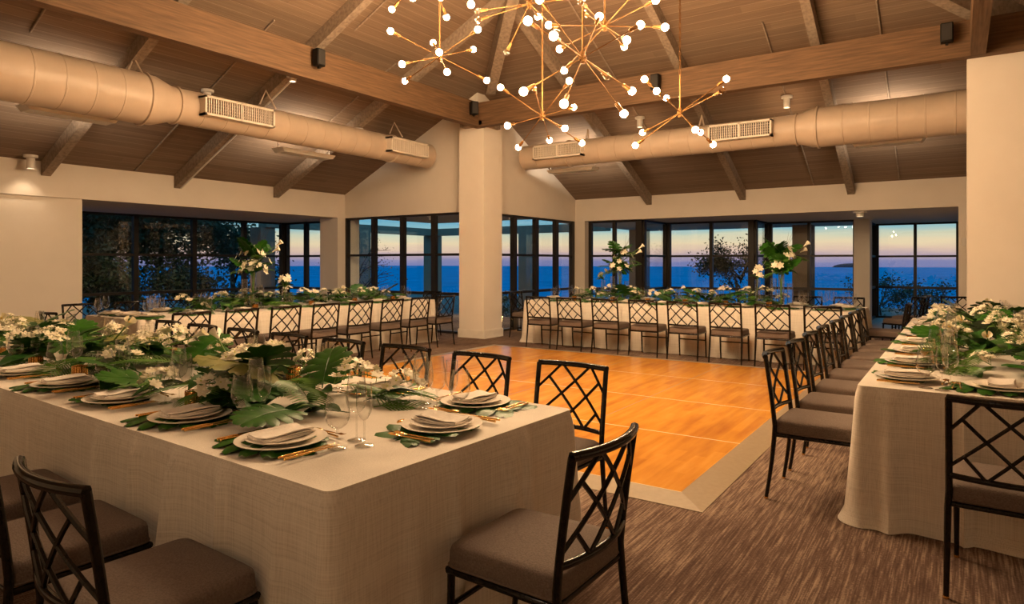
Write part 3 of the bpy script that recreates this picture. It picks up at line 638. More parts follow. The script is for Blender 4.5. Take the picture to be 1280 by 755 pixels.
# ------------------------------------------------------------------ tableware prototypes
def single(key, mb, name, mat, smooth=True, bevel=0):
    o = mb.build(name, mat, None, smooth, bevel=bevel); return proto(key, o)
single('charger', MB().lathe([(.001,.004), (.11,.004), (.125,.002), (.165,.014), (.167,.017), (.163,.0175), (.122,.008), (.001,.008)], 36), 'charger_plate', M['plate'])
single('plate', MB().lathe([(.001,.004), (.075,.004), (.085,.001), (.128,.014), (.130,.017), (.126,.0175), (.085,.008), (.001,.008)], 32), 'dinner_plate', M['plate'])
def napkin():
    mb = MB(); q = random.Random(3)
    for l in range(4):
        nx, ny = 8, 5; z0 = .0+l*.0042; vs = []; hx, hy = .062-.002*l, .112-.004*l
        for s_ in (0, 1):
            for i in range(nx+1):
                for j in range(ny+1):
                    x = -hx+2*hx*i/nx; y = -hy+2*hy*j/ny
                    z = z0+s_*.0038+.005*math.sin(i*.8+l)*(l/3)*.5+.004*math.cos(j*1.1+l*.7)*(l/3) + (.006*((i/nx)-.5)**2*4 if l == 3 else 0)
                    vs.append((x+.004*math.sin(j+l), y+.003*math.sin(i*.9+l*2), z))
        k_ = (nx+1)*(ny+1); fs = []
        for i in range(nx):
            for j in range(ny):
                a = i*(ny+1)+j; fs += [(k_+a, k_+a+ny+1, k_+a+ny+2, k_+a+1), (a, a+1, a+ny+2, a+ny+1)]
        bd = [i*(ny+1) for i in range(nx+1)]+[nx*(ny+1)+j for j in range(1, ny+1)]+[i*(ny+1)+ny for i in range(nx-1, -1, -1)]+[j for j in range(ny-1, 0, -1)]
        for i in range(len(bd)): a, b = bd[i], bd[(i+1) % len(bd)]; fs.append((a, b, k_+b, k_+a))
        mb.add(vs, fs)
    return mb
single('napkin', napkin(), 'folded_napkin', M['napkin'])
def cutlery(kind):
    """lies along y, handle at -y"""
    mb = MB(); z = .004
    if kind == 'knife':
        mb.tube([(0,-.115,z), (0,-.02,z), (0,0,z)], [.0048,.0044,.003], 8); mb.box(-.007,.007,0,.09,z-.001,z+.001); mb.tube([(0,.088,z),(.002,.115,z)], [.006,.001], 6, sq=.2)
    elif kind == 'fork':
        mb.tube([(0,-.11,z), (0,-.01,z), (0,.03,z)], [.0048,.004,.0025], 8); mb.tube([(0,.028,z),(0,.045,z),(0,.062,z+.002)], [.003,.010,.012], 8, sq=.18)
        for i in range(4): x = -.009+.006*i; mb.tube([(x,.06,z+.002),(x,.08,z),(x,.098,z+.004)], [.002,.0018,.001], 5)
    else:
        mb.tube([(0,-.09,z), (0,0,z), (0,.03,z)], [.0042,.0035,.0025], 8); mb.ball((0,.055,z+.003), 1, 10, 6, (.017,.027,.005))
    return mb
single('knife', cutlery('knife'), 'gold_knife', M['gold']); single('fork', cutlery('fork'), 'gold_fork', M['gold']); single('spoon', cutlery('spoon'), 'gold_spoon', M['gold'])
def stemware(kind):
    root = empty({'water': 'water_goblet', 'wine': 'wine_glass', 'flute': 'champagne_flute'}[kind])
    if kind == 'water': st, H, prof = .07, .205, [(.004,.07),(.02,.076),(.036,.09),(.045,.112),(.0455,.135),(.041,.165),(.035,.205)]
    elif kind == 'wine': st, H, prof = .105, .26, [(.004,.105),(.018,.111),(.033,.126),(.040,.150),(.0395,.180),(.034,.22),(.030,.26)]
    else: st, H, prof = .095, .235, [(.004,.095),(.014,.102),(.026,.125),(.030,.15),(.0295,.185),(.027,.235)]
    inner = [(max(r-.0012, .001), z+.001) for r, z in prof[::-1]]; inner = [i if i[1] < H else (i[0], H) for i in inner]
    MB().lathe(prof+[(prof[-1][0]-.0012, H), (prof[-1][0]-.0012, H-.004)], 22).build('bowl', M['stemware'], root, True)
    MB().lathe([(.0045, st+.002), (.0032, st-.015), (.0032, .02), (.006, .008)], 8).build('stem', M['stemware'], root, True)
    MB().lathe([(.006, .008), (.034, .002), (.035, .001), (.001, 0.0005)], 20).build('base', M['stemware'], root, True)
    proto(kind, root)
for k_ in ('water', 'wine', 'flute'): stemware(k_)
def votive():
    root = empty('votive_holder'); mb = MB(); n_ = 20; H = .085; r = .038
    for i in range(n_):
        a = 2*math.pi*i/n_; mb.tube([(r*math.cos(a), r*math.sin(a), .002), (r*math.cos(a+.02), r*math.sin(a+.02), H)], .0022, 5)
    for j in range(11): 
        z = .003+j*(H-.005)/10; mb.tube([(r*math.cos(2*math.pi*i/24)*(1+.02*(-1)**(i+j)), r*math.sin(2*math.pi*i/24)*(1+.02*(-1)**(i+j)), z) for i in range(25)], .0022, 4)
    mb.build('woven_sleeve', M['gold'], root, True)
    MB().lathe([(.001,.004), (.034,.004), (.034,.08), (.032,.08), (.032,.008), (.001,.008)], 20).build('cup', M['gold'], root, True)
    proto('votive', root)
votive()
# leaves
def strip(mb, base, tip, w0, w1, curve, up=Vector((0,0,1)), n=5, round_=True):
    base, tip = Vector(base), Vector(tip); d = tip-base; sd = d.cross(up).normalized(); vs = []
    for i in range(n+1):
        t_ = i/n; c = base+d*t_+up*curve*(-(t_**2)*1.0 + t_*.3); w_ = (w0+(w1-w0)*t_)*(math.sqrt(max(0, 1-max(0, (t_-.72)/.28)**2)) if round_ else 1)
        vs += [c-sd*w_/2, c+up*(-.0+.006*math.sin(3*t_)), c+sd*w_/2]
    fs = []
    for i in range(n): a = i*3; fs += [(a, a+1, a+4, a+3), (a+1, a+2, a+5, a+4)]
    mb.add(vs, fs)
def monstera_mesh(seed=0, Ln=.34):
    """heart-shaped blade with slits from edge towards midrib; lies along +y, stem at origin"""
    q = random.Random(seed); mb = MB(); K = 6; vs = []; fs = []
    def sag(x, y): r = math.hypot(x, (y-.17)); return .03-.42*r*r + .012*math.sin(18*x+seed)*abs(x)*6
    for sgn in (-1, 1):
        for i in range(K):
            y0 = Ln*(-.02+i/K*.93); y1 = y0+Ln*.165; t_ = (i+.5)/K
            Lw = Ln*.56*math.sin(math.pi*(.20+.72*t_))**.7
            ang = math.radians(-35+105*t_)  # outward direction, tip side sweeps forward
            dx, dy = math.cos(ang), math.sin(ang); px_, py_ = -dy, dx; m_ = 5; wb = (y1-y0)*1.1
            row = []
            for j in range(m_+1):
                s_ = j/m_; cx_ = dx*Lw*s_; cy_ = (y0+y1)/2*(1)+dy*Lw*s_; wv = wb*(.5+.18*s_)*(1 if s_ < .75 else math.sqrt(max(.0, 1-((s_-.75)/.27)**2)))
                for e_ in (-1, 0, 1):
                    bx_, by_ = (cx_+px_*wv*e_*min(1, s_*2.5), cy_+py_*wv*e_*min(1, s_*2.5)+(1-min(1, s_*2.5))*wb*.5*e_)
                    row.append((sgn*max(bx_, 0), by_, sag(bx_, by_)+.004*(1-abs(e_))*s_*2+q.uniform(-.001,.001)))
            f_ = []
            for j in range(m_):
                a = j*3; f_ += [(a, a+1, a+4, a+3), (a+1, a+2, a+5, a+4)]
            mb.add(row, f_ if sgn > 0 else [x[::-1] for x in f_])
    mb.tube([(0,-.06,.0), (0,0,sag(0,0)), (0,Ln*.5,sag(0,Ln*.5)+.003), (0,Ln*.95,sag(0,Ln*.95))], [.004,.0035,.003,.001], 5)
    return mb
single('monstera', monstera_mesh(0), 'monstera_leaf', M['monstera']); single('monstera2', monstera_mesh(5, .30), 'monstera_leaf', M['monstera']); single('monstera_olive', monstera_mesh(3, .32), 'monstera_leaf', M['olive'])
def broad():
    mb = MB(); n_ = 9; vs = []; Ln = .26
    for i in range(n_+1):
        t_ = i/n_; w_ = .055*math.sin(math.pi*min(1, t_*.97+.03))**.75; z = .10*t_-.14*t_*t_
        for e_ in (-1, -.5, 0, .5, 1): vs.append((w_*e_, Ln*t_, z+.02*abs(e_)*math.sin(math.pi*t_)+.003*math.sin(9*t_+e_)))
    fs = [(i*5+j, i*5+j+1, i*5+j+6, i*5+j+5) for i in range(n_) for j in range(4)]
    mb.add(vs, fs); mb.tube([(0,-.06,-.01), (0,0,0), (0,Ln*.5,.017)], [.003,.003,.002], 5); return mb
single('broad', broad(), 'broad_leaf', M['broad'])
def palm():
    mb = MB(); Ln = .42; n_ = 15
    rz_ = lambda t_: .09*t_-.13*t_*t_
    mb.tube([(0, Ln*i/6, rz_(i/6)) for i in range(7)], [.004,.0036,.003,.0026,.002,.0015,.001], 5)
    for i in range(n_):
        t_ = .12+.86*i/n_; ll = .17*math.sin(math.pi*(.25+.6*t_))
        for sgn in (-1, 1):
            b0 = (0, Ln*t_, rz_(t_)); tp = (sgn*ll*.82, Ln*t_+ll*.65, rz_(t_)+.012); strip(mb, b0, tp, .013, .004, .03, n=3, round_=False)
    return mb
single('palm', palm(), 'palm_frond', M['palm'])
def petals(mb, c, nrm, r, n=5, seed=0, cup=.3):
    nrm = Vector(nrm).normalized(); u = nrm.orthogonal().normalized(); v = nrm.cross(u); c = Vector(c)
    for i in range(n):
        a = 2*math.pi*i/n+seed; d = u*math.cos(a)+v*math.sin(a); s_ = nrm.cross(d)
        mb.add([c, c+d*r*.5+s_*r*.36+nrm*r*cup*.35, c+d*r*.62+nrm*r*cup*.5, c+d*r*.5-s_*r*.36+nrm*r*cup*.35, c+d*r+nrm*r*cup*.55+s_*r*.12, c+d*r+nrm*r*cup*.55-s_*r*.12],
               [(0,1,2), (0,2,3), (1,4,2), (3,2,5), (2,4,5)])
def orchid(seed, n=11, big=1.0, name='orchid_spray'):
    q = random.Random(seed); root = empty(name); st = MB(); pe = MB(); th = MB()
    pts = [(0,0,0), (.02,.06,.03), (.01,.13,.045), (0,.2,.03)]; st.tube(pts, [.003,.003,.0025,.002], 5)
    for i in range(n):
        t_ = i/n; b = Vector((.02*math.sin(3*t_), .2*t_, .045*math.sin(math.pi*t_)))
        a = q.uniform(0, 6.28); c = b+Vector((math.cos(a)*.035, q.uniform(-.02,.02), .02+abs(math.sin(a))*.03)); st.tube([b, c], .0015, 4)
        nr = (c-b)+Vector((q.uniform(-.02,.02), q.uniform(-.02,.02), .02)); R_ = .031*big*q.uniform(.8, 1.15)
        petals(pe, c, nr, R_, 6, q.uniform(0, 3), .3); petals(pe, c+nr.normalized()*.005, nr, R_*.62, 4, q.uniform(0, 3), .9); th.ball(c+nr.normalized()*.008, .0045, 6, 4) if i % 3 == 0 else None
    st.build('stem', M['stem'], root, True); pe.build('blossoms', M['petal'], root); th.build('throats', M['petalgreen'], root)
    return proto(name+str(seed), root)
for s_ in (1, 2, 3): orchid(s_)
orchid(4, 7, 1.5, 'lily_cluster')
def calla():
    root = empty('calla_lily'); st = MB().tube([(0,0,0), (0,.1,.02), (0,.22,.05)], [.005,.0055,.006], 7); st.build('stem', M['stem'], root, True)
    vs = []; n_, m_ = 7, 16
    for i in range(n_+1):
        t_ = i/n_; r = .007+.034*t_**1.6
        for k_ in range(m_+1):
            a = -2.9+5.8*k_/m_; ext = (math.cos(a)*.5+.5)**2*.045*t_**2
            vs.append((r*math.sin(a), .21+.085*t_+ext, .05+.028*t_+r*-math.cos(a)*.9+ext*.25))
    fs = [(i*(m_+1)+k_, i*(m_+1)+k_+1, (i+1)*(m_+1)+k_+1, (i+1)*(m_+1)+k_) for i in range(n_) for k_ in range(m_)]
    MB().add(vs, fs).build('spathe', M['petal'], root, True); MB().tube([(0,.225,.053), (0,.285,.072)], [.005,.004], 7).build('spadix', M['spadix'], root, True)
    proto('calla', root)
calla()

# ------------------------------------------------------------------ tablecloth
def cloth(Ln, Wd, seed, H=.765):
    q = random.Random(seed); ph = [q.uniform(0, 6.28) for _ in range(6)]; rc = .035; per = []
    nl, nw, nc = int(Ln/.022), int(Wd/.022), 6
    hx, hy = Ln/2-rc, Wd/2-rc
    for (cx_, cy_, a0, n_, d) in ((hx, hy, 0, nl, (-1,0)), (-hx, hy, 90, nw, (0,-1)), (-hx, -hy, 180, nl, (1,0)), (hx, -hy, 270, nw, (0,1))):
        for i in range(nc): a = math.radians(a0+90*i/nc); per.append((cx_+rc*math.cos(a), cy_+rc*math.sin(a), math.cos(a), math.sin(a), 1))
        a = math.radians(a0+90); ln = 2*hx if d[0] else 2*hy
        for i in range(n_):
            u = i/n_; cd = min(u, 1-u)*ln; per.append((cx_+rc*math.cos(a)+d[0]*ln*u, cy_+rc*math.sin(a)+d[1]*ln*u, math.cos(a), math.sin(a), math.exp(-cd/.10)))
    Np = len(per); vs = []; lev = [0, .004, .02, .06, .12, .2, .3, .4, .52, .64, .78, .9, .97, 1]
    s_ = 0; S = [0]
    for i in range(1, Np): s_ += math.hypot(per[i][0]-per[i-1][0], per[i][1]-per[i-1][1]); S.append(s_)
    tot = s_
    for t_ in lev:
        for i, (x, y, nx, ny, cn) in enumerate(per):
            ss = S[i]/tot*2*math.pi; kk = round(tot/.62)
            f = max(0, math.sin(ss*kk+ph[0]+.9*math.sin(ss*3+ph[1])))**6 *(.6+.4*math.sin(ss*5+ph[2])) + .35*math.sin(ss*kk*1.7+ph[3])*.4
            out = .012*min(1, t_*12) + (t_**.8)*(.012+.075*f) + cn*(t_**1.4)*.045
            if t_ > .9: out += (t_-.9)*.35*(.5+.5*math.sin(ss*kk*.7+ph[4]))
            cr_ = max(0, math.sin(ss*round(tot/.37)+1.5*math.sin(ss*4+ph[5])+ph[2]))**9*(.5+.5*math.sin(ss*7+ph[0])); out += cr_*(.024*min(1, t_*9)+.05*t_)
            z = H*(1-t_) if t_ < 1 else .004
            if t_ == .004: out *= .6
            vs.append((x+nx*out, y+ny*out, max(z, .004)))
    fs = []
    for j in range(len(lev)-1):
        for i in range(Np): a, b = j*Np+i, j*Np+(i+1) % Np; fs.append((a, a+Np, b+Np, b))
    # top grid fan (inner ring + centre strip)
    o = len(vs)
    for (x, y, nx, ny, cn) in per: vs.append((x*.985, y*.94, H+.0008))
    for i in range(Np): a, b = i, (i+1) % Np; fs.append((a, b, o+b, o+a))
    fs.append(tuple(range(o, o+Np)))
    return MB().add(vs, fs)

TABLES = {
 'front': dict(c=(2.14, 4.27), phi=math.atan2(1, .04), L=5.49, W=1.40, name='the table nearest the camera'),
 'far': dict(c=(10.87, 3.88), phi=math.pi/2, L=5.46, W=1.34, name='the far table by the sea windows'),
 'right': dict(c=(6.90, -.19), phi=0, L=5.50, W=1.32, name='the right-hand table'),
 'left': dict(c=(6.76, 8.78), phi=0, L=5.40, W=1.35, name='the left table by the bay window'),
}
TH_ = .768
TN = {'front': 'front table', 'far': 'far table', 'right': 'right table', 'left': 'left table'}
for i, (k_, t_) in enumerate(TABLES.items()):
    c = t_['c']; t_['M'] = Matrix.Translation((c[0], c[1], 0)) @ Matrix.Rotation(t_['phi'], 4, 'Z')
    o = cloth(t_['L'], t_['W'], 20+i).build('tablecloth', M['cloth'], None, True); o.matrix_world = t_['M']
    tag(o, {'front': 'ivory slub linen cloth to the floor over the long table nearest the camera', 'far': 'ivory floor-length cloth over the long table before the sea windows',
            'right': 'ivory floor-length cloth over the long table at the right edge', 'left': 'ivory floor-length cloth over the long table by the left bay window'}[k_], 'tablecloth')
    tb = empty('banquet_table', (c[0], c[1], 0), t_['phi'], 'long banquet table hidden under its cloth, '+TN[k_], 'table')
    MB().box(-t_['L']/2+.03, t_['L']/2-.03, -t_['W']/2+.03, t_['W']/2-.03, .72, .76).build('tabletop', M['rafter'], tb)
    for sx_ in (-1, 0, 1):
        for sy_ in (-1, 1): MB().tube([(sx_*(t_['L']/2-.3), sy_*(t_['W']/2-.25), 0), (sx_*(t_['L']/2-.3), sy_*(t_['W']/2-.25), .72)], .02, 8).build('leg', M['blackplastic'], tb)

SIDE = {('front', 1): 'camera side', ('front', -1): 'dance floor side', ('far', 1): 'dance floor side', ('far', -1): 'window side',
        ('right', 1): 'dance floor side', ('right', -1): 'outer side', ('left', 1): 'window side', ('left', -1): 'dance floor side'}
FROM = {'front': 'from near end', 'far': 'from left end', 'right': 'from near end', 'left': 'from left end'}
ENDN = {('front', -1): 'near end', ('front', 1): 'far end', ('far', 1): 'left end', ('far', -1): 'right end', ('right', -1): 'near end', ('right', 1): 'far end', ('left', -1): 'left end', ('left', 1): 'right end'}
def where(tn, side, k_):
    if side in ('E+', 'E-'): return 'at the %s of the %s' % (ENDN[(tn, 1 if side == 'E+' else -1)], TN[tn])
    return '%s on the %s of the %s %s' % ('%s', SIDE[(tn, side)], TN[tn], FROM[tn])
def lab(noun, tn, side, k_):
    if side in ('E+', 'E-'): return '%s at the %s of the %s' % (noun, ENDN[(tn, 1 if side == 'E+' else -1)], TN[tn])
    return '%s, %s seat %s, %s, %s' % (noun, ORD[k_], FROM[tn], SIDE[(tn, side)], TN[tn])
def chair_at(tn, x, y, rz, lb, jit=.012):
    m_ = TABLES[tn]['M'] @ T(x+R.uniform(-jit, jit), y+R.uniform(-jit, jit), 0, rz+R.uniform(-.03, .03))
    place('chair', m_, lb, 'chair', 'black lattice-back chairs around the '+TN[tn])
def setting(tn, x, y, rz, side, k_, detail=True, glasses=True, plates=True):
    """x,y = plate centre in table frame; rz turns +v (towards table centre) to face"""
    B_ = TABLES[tn]['M'] @ T(x, y, TH_, rz); gsuf = ' on the '+TN[tn]
    def pl(key, u, v, z, r, noun, cat, gname, rx=0, s=1):
        place(key, B_ @ T(u, v, z, r, rx, 0, s), lab(noun, tn, side, k_), cat, gname+gsuf)
    if plates:
        lr = R.uniform(-.5, .5)
        la = -1.3+lr; pl(R.choice(['monstera', 'monstera2']), .20*math.sin(la), -.01-.20*math.cos(la), -.013, la, 'green monstera leaf under the plate', 'leaf', 'monstera leaf placemats', s=1.03)
        pl('charger', 0, 0, .012, 0, 'large cream charger plate', 'plate', 'charger plates')
        pl('plate', 0, 0, .022, 0, 'smaller cream plate on the charger', 'plate', 'dinner plates')
        pl('napkin', .0, .0, .034, R.uniform(-.12, .12), 'folded ivory napkin on the plates', 'napkin', 'folded napkins')
        if detail:
            pl('knife', .185, -.02, .012, R.uniform(-.04,.04), 'gold knife beside the plate', 'knife', 'gold knives'); pl('knife', .212, -.02, .012, R.uniform(-.04,.04), 'outer gold knife beside the plate', 'knife', 'gold knives')
            pl('fork', -.185, -.02, .012, R.uniform(-.05,.05), 'gold fork beside the plate', 'fork', 'gold forks'); pl('fork', -.212, -.02, .012, R.uniform(-.05,.05), 'outer gold fork beside the plate', 'fork', 'gold forks')
            pl('spoon', .02, .185, .008, 1.45, 'gold dessert spoon above the plate', 'spoon', 'gold dessert spoons'); pl('fork', .03, .205, .008, -1.5, 'gold dessert fork above the plate', 'fork', 'gold dessert forks', s=.8)
    if glasses:
        j = lambda: R.uniform(-.012, .012)
        pl('water', .215+j(), .105+j(), .0, 0, 'round-bowled water goblet', 'glass', 'water goblets')
        pl('wine', .175+j(), .205+j(), .0, 0, 'tall wine glass', 'glass', 'wine glasses')
        pl('flute', .265+j(), .185+j(), .0, 0, 'slim champagne glass', 'glass', 'champagne glasses')
def side_pose(tn, side, s_, inset):
    t_ = TABLES[tn]; y = side*(t_['W']/2-inset); return s_, y, (math.pi if side > 0 else 0)
def end_pose(tn, e_, inset, off=0):
    t_ = TABLES[tn]; return e_*(t_['L']/2-inset), off, (math.pi/2 if e_ > 0 else -math.pi/2)
rows = [('front', 1, [-2.25+.655*i for i in range(7)], 3, 6, .29), ('front', -1, [-2.40+.655*i for i in range(8)], 8, 8, .285),
        ('far', 1, [2.03-.63*i for i in range(8)], 8, 8, .42), ('far', -1, [2.03-.63*i for i in range(8)], 8, 8, .38),
        ('right', 1, [-2.42+.67*i for i in range(8)], 8, 8, .25), ('right', -1, [-2.42+.67*i for i in range(8)], 0, 8, .25),
        ('left', -1, [-2.47+.655*i for i in range(8)], 8, 8, .48), ('left', 1, [-2.47+.655*i for i in range(8)], 8, 8, .4)]
for tn, side, xs, nch, nset, gap in rows:
    t_ = TABLES[tn]
    for k_, x in enumerate(xs):
        if k_ < nch: chair_at(tn, x, side*(t_['W']/2+gap), math.pi if side > 0 else 0, lab('black lattice-back chair with taupe cushion', tn, side, k_))
        if tn == 'right' and side < 0 and k_ < 4: continue
        if k_ < nset:
            far_ = tn in ('far', 'left')
            setting(tn, x+(.06 if tn == 'front' else 0), side*(t_['W']/2-.22), math.pi if side > 0 else 0, side, k_, detail=not far_)
for tn, e_, gap, ch_, off in (('front', -1, .30, True, .05), ('far', 1, .35, True, 0), ('far', -1, .28, True, 0), ('right', -1, .46, True, 0), ('left', -1, .42, True, 0), ('left', 1, .42, True, 0)):
    t_ = TABLES[tn]; side = 'E+' if e_ > 0 else 'E-'
    if ch_: chair_at(tn, e_*(t_['L']/2+gap), off, math.pi/2 if e_ > 0 else -math.pi/2, lab('black lattice-back chair with taupe cushion', tn, side, 0))
    setting(tn, e_*(t_['L']/2-.23), off*-1 if tn == 'front' else 0, math.pi/2 if e_ > 0 else -math.pi/2, side, 0, detail=tn in ('front', 'right'))
for x, y, rz, lb in ((13.2, .80, -.4, 'black lattice-back chair standing apart before the rightmost window'), (13.95, .74, -.2, 'black lattice-back chair beside another before the rightmost window, farther back'), (13.75, .02, -1.57, 'black lattice-back chair by the right column under the rightmost window')):
    place('chair', T(x, y, 0, rz), lb, 'chair', 'chairs standing by the rightmost window')

# ------------------------------------------------------------------ garlands
def garland(tn, x0, x1, hw, dens, seed, hmax=.12):
    q = random.Random(seed); Mt = TABLES[tn]['M']; Ln = x1-x0; on = ' in the garland on the '+TN[tn]
    def h(x, y): e_ = min(1, (x-x0)/.25, (x1-x)/.25); return TH_+.012+hmax*max(0, 1-(y/hw)**2)*max(.15, e_)
    def put(key, n_, lb, cat, g_, rx=(-.2,.5), sc_=(.7,1.15), yr=.9, dz=0):
        for i in range(n_):
            x = x0+Ln*(i+q.uniform(.1,.9))/n_; y = q.uniform(-hw, hw)*yr; out = math.atan2(y, q.uniform(-.25,.25)) - math.pi/2 + q.uniform(-.5,.5)
            z = h(x, y)+dz+q.uniform(-.01,.03)
            k2 = q.choice(key) if isinstance(key, list) else key
            place(k2, Mt @ T(x-.0, y, z, out, q.uniform(*rx), q.uniform(-.35,.35), q.uniform(*sc_)), lb+on, cat, g_+on)
    put(['broad'], int(16*Ln*dens), 'glossy dark green broad leaf', 'leaf', 'broad leaves', rx=(-.3,.45), dz=-.02)
    put(['palm'], int(11*Ln*dens), 'feathery green palm frond', 'leaf', 'palm fronds', rx=(-.35,.15), sc_=(.6,.95) if tn != 'right' else (.5,.75), yr=.8 if tn != 'right' else .6, dz=-.02)
    put(['monstera', 'monstera2'], int(5*Ln*dens), 'split green monstera leaf', 'leaf', 'monstera leaves', rx=(-.25,.6), sc_=(.6,.95), dz=.0)
    if tn in ('front',): put(['monstera_olive'], 3, 'pale olive underside of a turned monstera leaf', 'leaf', 'turned monstera leaves', sc_=(.8,1), dz=.05)
    put(['orchid_spray1', 'orchid_spray2', 'orchid_spray3'], int(6*Ln*dens), 'spray of small white orchids', 'flower', 'orchid sprays', rx=(-.15,.25), sc_=(.75,1.15), yr=.9, dz=.03)
    put(['calla'], max(2, int(1.2*Ln*dens)), 'white calla lily with a yellow centre', 'flower', 'calla lilies', rx=(-.1,.3), sc_=(.7,.9), yr=.6, dz=.05)
garland('front', -2.0, 2.74, .31, 1.3, 11, .105)
garland('right', -2.1, 2.5, .29, 1.15, 12, .10)
garland('far', -1.6, 1.9, .25, .95, 13, .14)
garland('left', -1.75, 2.3, .25, .95, 14, .13)
q = random.Random(5)
for tn, side, xs in (('front', 1, (-1.32, -.05, .62, 1.3)), ('front', -1, (-1.1, .3, 1.5)), ('right', 1, (-1.4, .2, 1.4)), ('far', 1, (1.85, 1.1, .45, -.2, -.85, -1.5)), ('left', -1, (-.9, .1, 1.0, 1.9))):
    for i, x in enumerate(xs):
        y = side*(.36 if tn != 'front' else .35)
        place('votive', TABLES[tn]['M'] @ T(x, y, TH_, q.uniform(0, 3)), '%s woven gold votive holder from one end, %s, %s' % (ORD[i], SIDE[(tn, side)], TN[tn]), 'candle holder', 'gold votives on the '+TN[tn])

# ------------------------------------------------------------------ tall arrangements
def arrangement(x, y, tall, seed, lb, nvase=3):
    q = random.Random(seed)
    for i in range(nvase):
        hx = tall*(1, .8, .65)[i]; ox, oy = ((0,0), (-.07,.10), (.05,-.12))[i]
        v = empty('cylinder_vase', (x+ox, y+oy, TH_), 0, '%s clear glass cylinder vase %s' % (('tallest', 'middle', 'shortest')[i], lb), 'vase')
        MB().lathe([(.001,.002), (.045,.002), (.046,hx), (.0445,hx), (.0435,.012), (.001,.012)], 24).build('cylinder', M['stemware'], v, True)
    f = empty('tall_flower_arrangement', (x, y, TH_), 0, 'tall white and green flower arrangement '+lb, 'flowers')
    st = MB(); wz = tall
    for i in range(9):
        a = q.uniform(0, 6.28); st.tube([(q.uniform(-.02,.02), q.uniform(-.02,.02), .03), (q.uniform(-.02,.02), q.uniform(-.02,.02), wz*.7), (math.cos(a)*.08, math.sin(a)*.08, wz+.1)], .004, 5)
    st.build('stems', M['stem'], f, True)
    tw = MB()
    for i in range(3): 
        tw.tube([(0,0,wz*.8), (q.uniform(-.02,.1)*RT.x, q.uniform(-.02,.1)*RT.y, wz+.3), (RT.x*(.12+.08*i), RT.y*(.12+.08*i), wz+.62+.04*i)], [.004,.003,.001], 5)
    tw.build('twigs', M['twig'], f, True)
    lf = MB(); pf = MB(); pe = MB(); th = MB()
    def putm(src, dst, m_):
        tmp = MB(); tmp.add(src.v, src.f); tmp.xf(m_); dst.add(tmp.v, tmp.f)
    mon = monstera_mesh(0); pl_ = palm(); br = broad()
    for i in range(11):
        a = i*2.4+seed+q.uniform(-.2,.2); putm(mon, lf, T(.05*math.cos(a), .05*math.sin(a), wz+(.02 if i % 2 else .27)+q.uniform(-.03,.06), a-math.pi/2, q.uniform(-.1,.9), q.uniform(-.8,.8), q.uniform(.6,.95)))
    for i in range(8):
        a = q.uniform(0, 6.28); putm(br, lf, T(.03*math.cos(a), .03*math.sin(a), wz+q.uniform(-.05,.3), a-math.pi/2, q.uniform(-.3,.6), 0, q.uniform(.6,1)))
    for i in range(7):
        a = i*.9+q.uniform(-.3,.3); putm(pl_, pf, T(.03*math.cos(a), .03*math.sin(a), wz+q.uniform(-.02,.25), a-math.pi/2, q.uniform(-.3,.4), 0, q.uniform(.6,.9)))
    for i in range(30):
        a = q.uniform(0, 6.28); r = q.uniform(.06,.24); c = Vector((r*math.cos(a), r*math.sin(a), wz+q.uniform(.0,.35))); nr = Vector((math.cos(a), math.sin(a), .5)); petals(pe, c, nr, q.uniform(.045,.07), 6, q.uniform(0,3), .35)
    lf.build('leaves', M['monstera'], f, True); pf.build('fronds', M['palm'], f, True); pe.build('blossoms', M['petal'], f)
    for s_ in (0, 1):
        ca = MB(); vs = []
        e0 = Vector((0,0,wz+.12)); e1 = RT*(.30+.05*s_)+Vector((0,0,wz+.30+.09*s_)); st3 = MB().tube([e0, (e0+e1)/2+Vector((0,0,.02)), e1], .005, 6); st3.build('lily_stem', M['stem'], f, True)
        d = (e1-e0).normalized(); mt = Matrix.Translation(e1) @ d.to_track_quat('Z', 'Y').to_matrix().to_4x4()
        MB().lathe([(.007,-.01), (.012,.03), (.024,.07), (.04,.10)], 14, mtx=mt).build('calla_spathe', M['petal'], f, True)
arrangement(10.95, 5.05, .55, 1, 'at the left of the far window table')
arrangement(10.95, 2.30, .55, 2, 'at the right of the far window table')
arrangement(6.05, 8.75, .55, 3, 'on the left bay table')
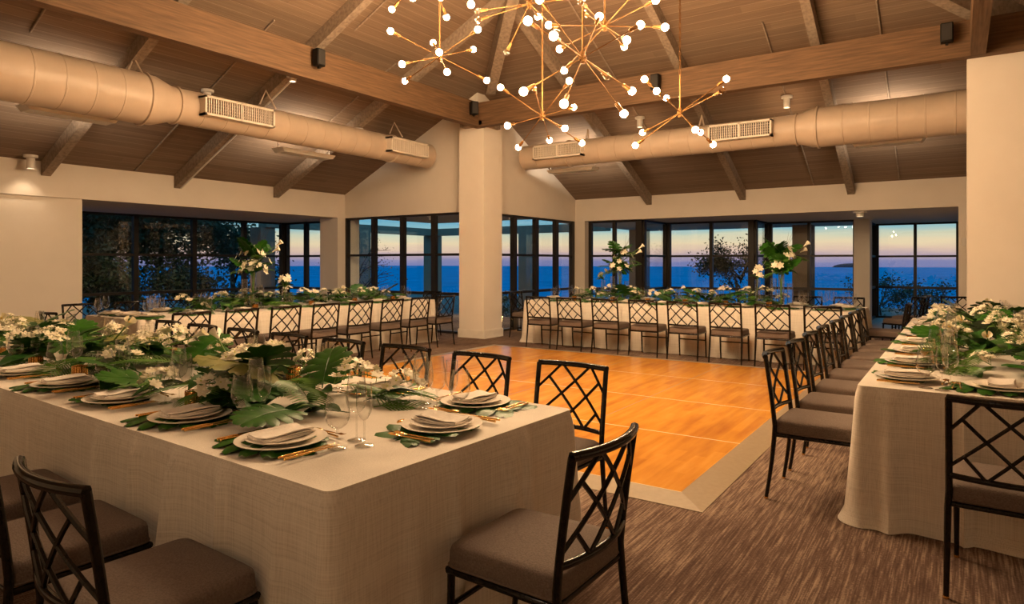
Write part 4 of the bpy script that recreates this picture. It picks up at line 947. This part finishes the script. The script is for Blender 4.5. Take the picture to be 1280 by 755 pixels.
def small_arr(x, y, h, seed, lb):
    q = random.Random(seed); v = empty('bud_vase', (x, y, TH_), 0, 'clear glass vase of white lilies '+lb, 'vase')
    MB().lathe([(.001,.002), (.04,.002), (.04,h), (.0385,h), (.038,.01), (.001,.01)], 20).build('cylinder', M['stemware'], v, True)
    f = empty('lily_bunch', (x, y, TH_+.0), 0, 'small bunch of white lilies '+lb, 'flowers'); lf = MB(); pe = MB(); st = MB(); br = broad()
    for i in range(6):
        a = q.uniform(0, 6.28); t2 = MB().add(br.v, br.f).xf(T(0, 0, h+.02, a, q.uniform(0,.6), 0, .6)); lf.add(t2.v, t2.f)
        c = Vector((.07*math.cos(a), .07*math.sin(a), h+q.uniform(.05,.2))); petals(pe, c, (math.cos(a), math.sin(a), .6), .055, 6, a); st.tube([(0,0,.03), (0,0,h), c], .0035, 5)
    lf.build('leaves', M['broad'], f, True); pe.build('blossoms', M['petal'], f); st.build('stems', M['stem'], f, True)
small_arr(11.1, 5.45, .36, 4, 'left of the left tall vase'); small_arr(10.8, 2.62, .42, 5, 'left of the right tall vase'); small_arr(6.5, 8.6, .30, 6, 'right of the left bay tall vase')

# ------------------------------------------------------------------ lantern by the far table
lx, ly = 11.9, 7.70
ln = empty('candle_lantern', (lx, ly, 0), .3, 'lit candle lantern on the floor behind the far window table end', 'lantern')
fr_ = MB()
for sx_ in (-1, 1):
    for sy_ in (-1, 1): fr_.box(sx_*.11-.01, sx_*.11+.01, sy_*.11-.01, sy_*.11+.01, 0, .40)
fr_.box(-.13,.13,-.13,.13,0,.025).box(-.13,.13,-.13,.13,.40,.42)
fr_.add([(-.13,-.13,.42),(.13,-.13,.42),(.13,.13,.42),(-.13,.13,.42),(-.03,-.03,.50),(.03,-.03,.50),(.03,.03,.50),(-.03,.03,.50)], [(0,1,5,4),(1,2,6,5),(2,3,7,6),(3,0,4,7),(4,5,6,7)])
fr_.build('frame', M['blackplastic'], ln); MB().tube([(-.04,0,.5), (-.04,0,.56), (0,0,.6), (.04,0,.56), (.04,0,.5)], .005, 6).build('handle', M['blackplastic'], ln)
cd = MB().lathe([(.001,.025), (.04,.025), (.04,.16), (.001,.165)], 16).build('candle', M['napkin'], ln, True); MB().ball((0,0,.20), 1, 8, 6, (.014,.014,.034)).build('flame', M['flame'], cd, True)
l_ = bpy.data.lights.new('candle_light', 'POINT'); l_.energy = 2.5; l_.color = (1,.5,.15); l_.shadow_soft_size = .02
lo = bpy.data.objects.new('candle_light', l_); col.objects.link(lo); lo.parent = ln; lo.location = (0, 0, .27)
# ------------------------------------------------------------------ drop unused prototypes
for key, (root, ch) in PROT.items():
    if not root.get('_used', False):
        for c, gs in ch:
            for g_ in gs: bpy.data.objects.remove(g_)
            bpy.data.objects.remove(c)
        bpy.data.objects.remove(root)
for o in bpy.data.objects:
    if '_used' in o: del o['_used']
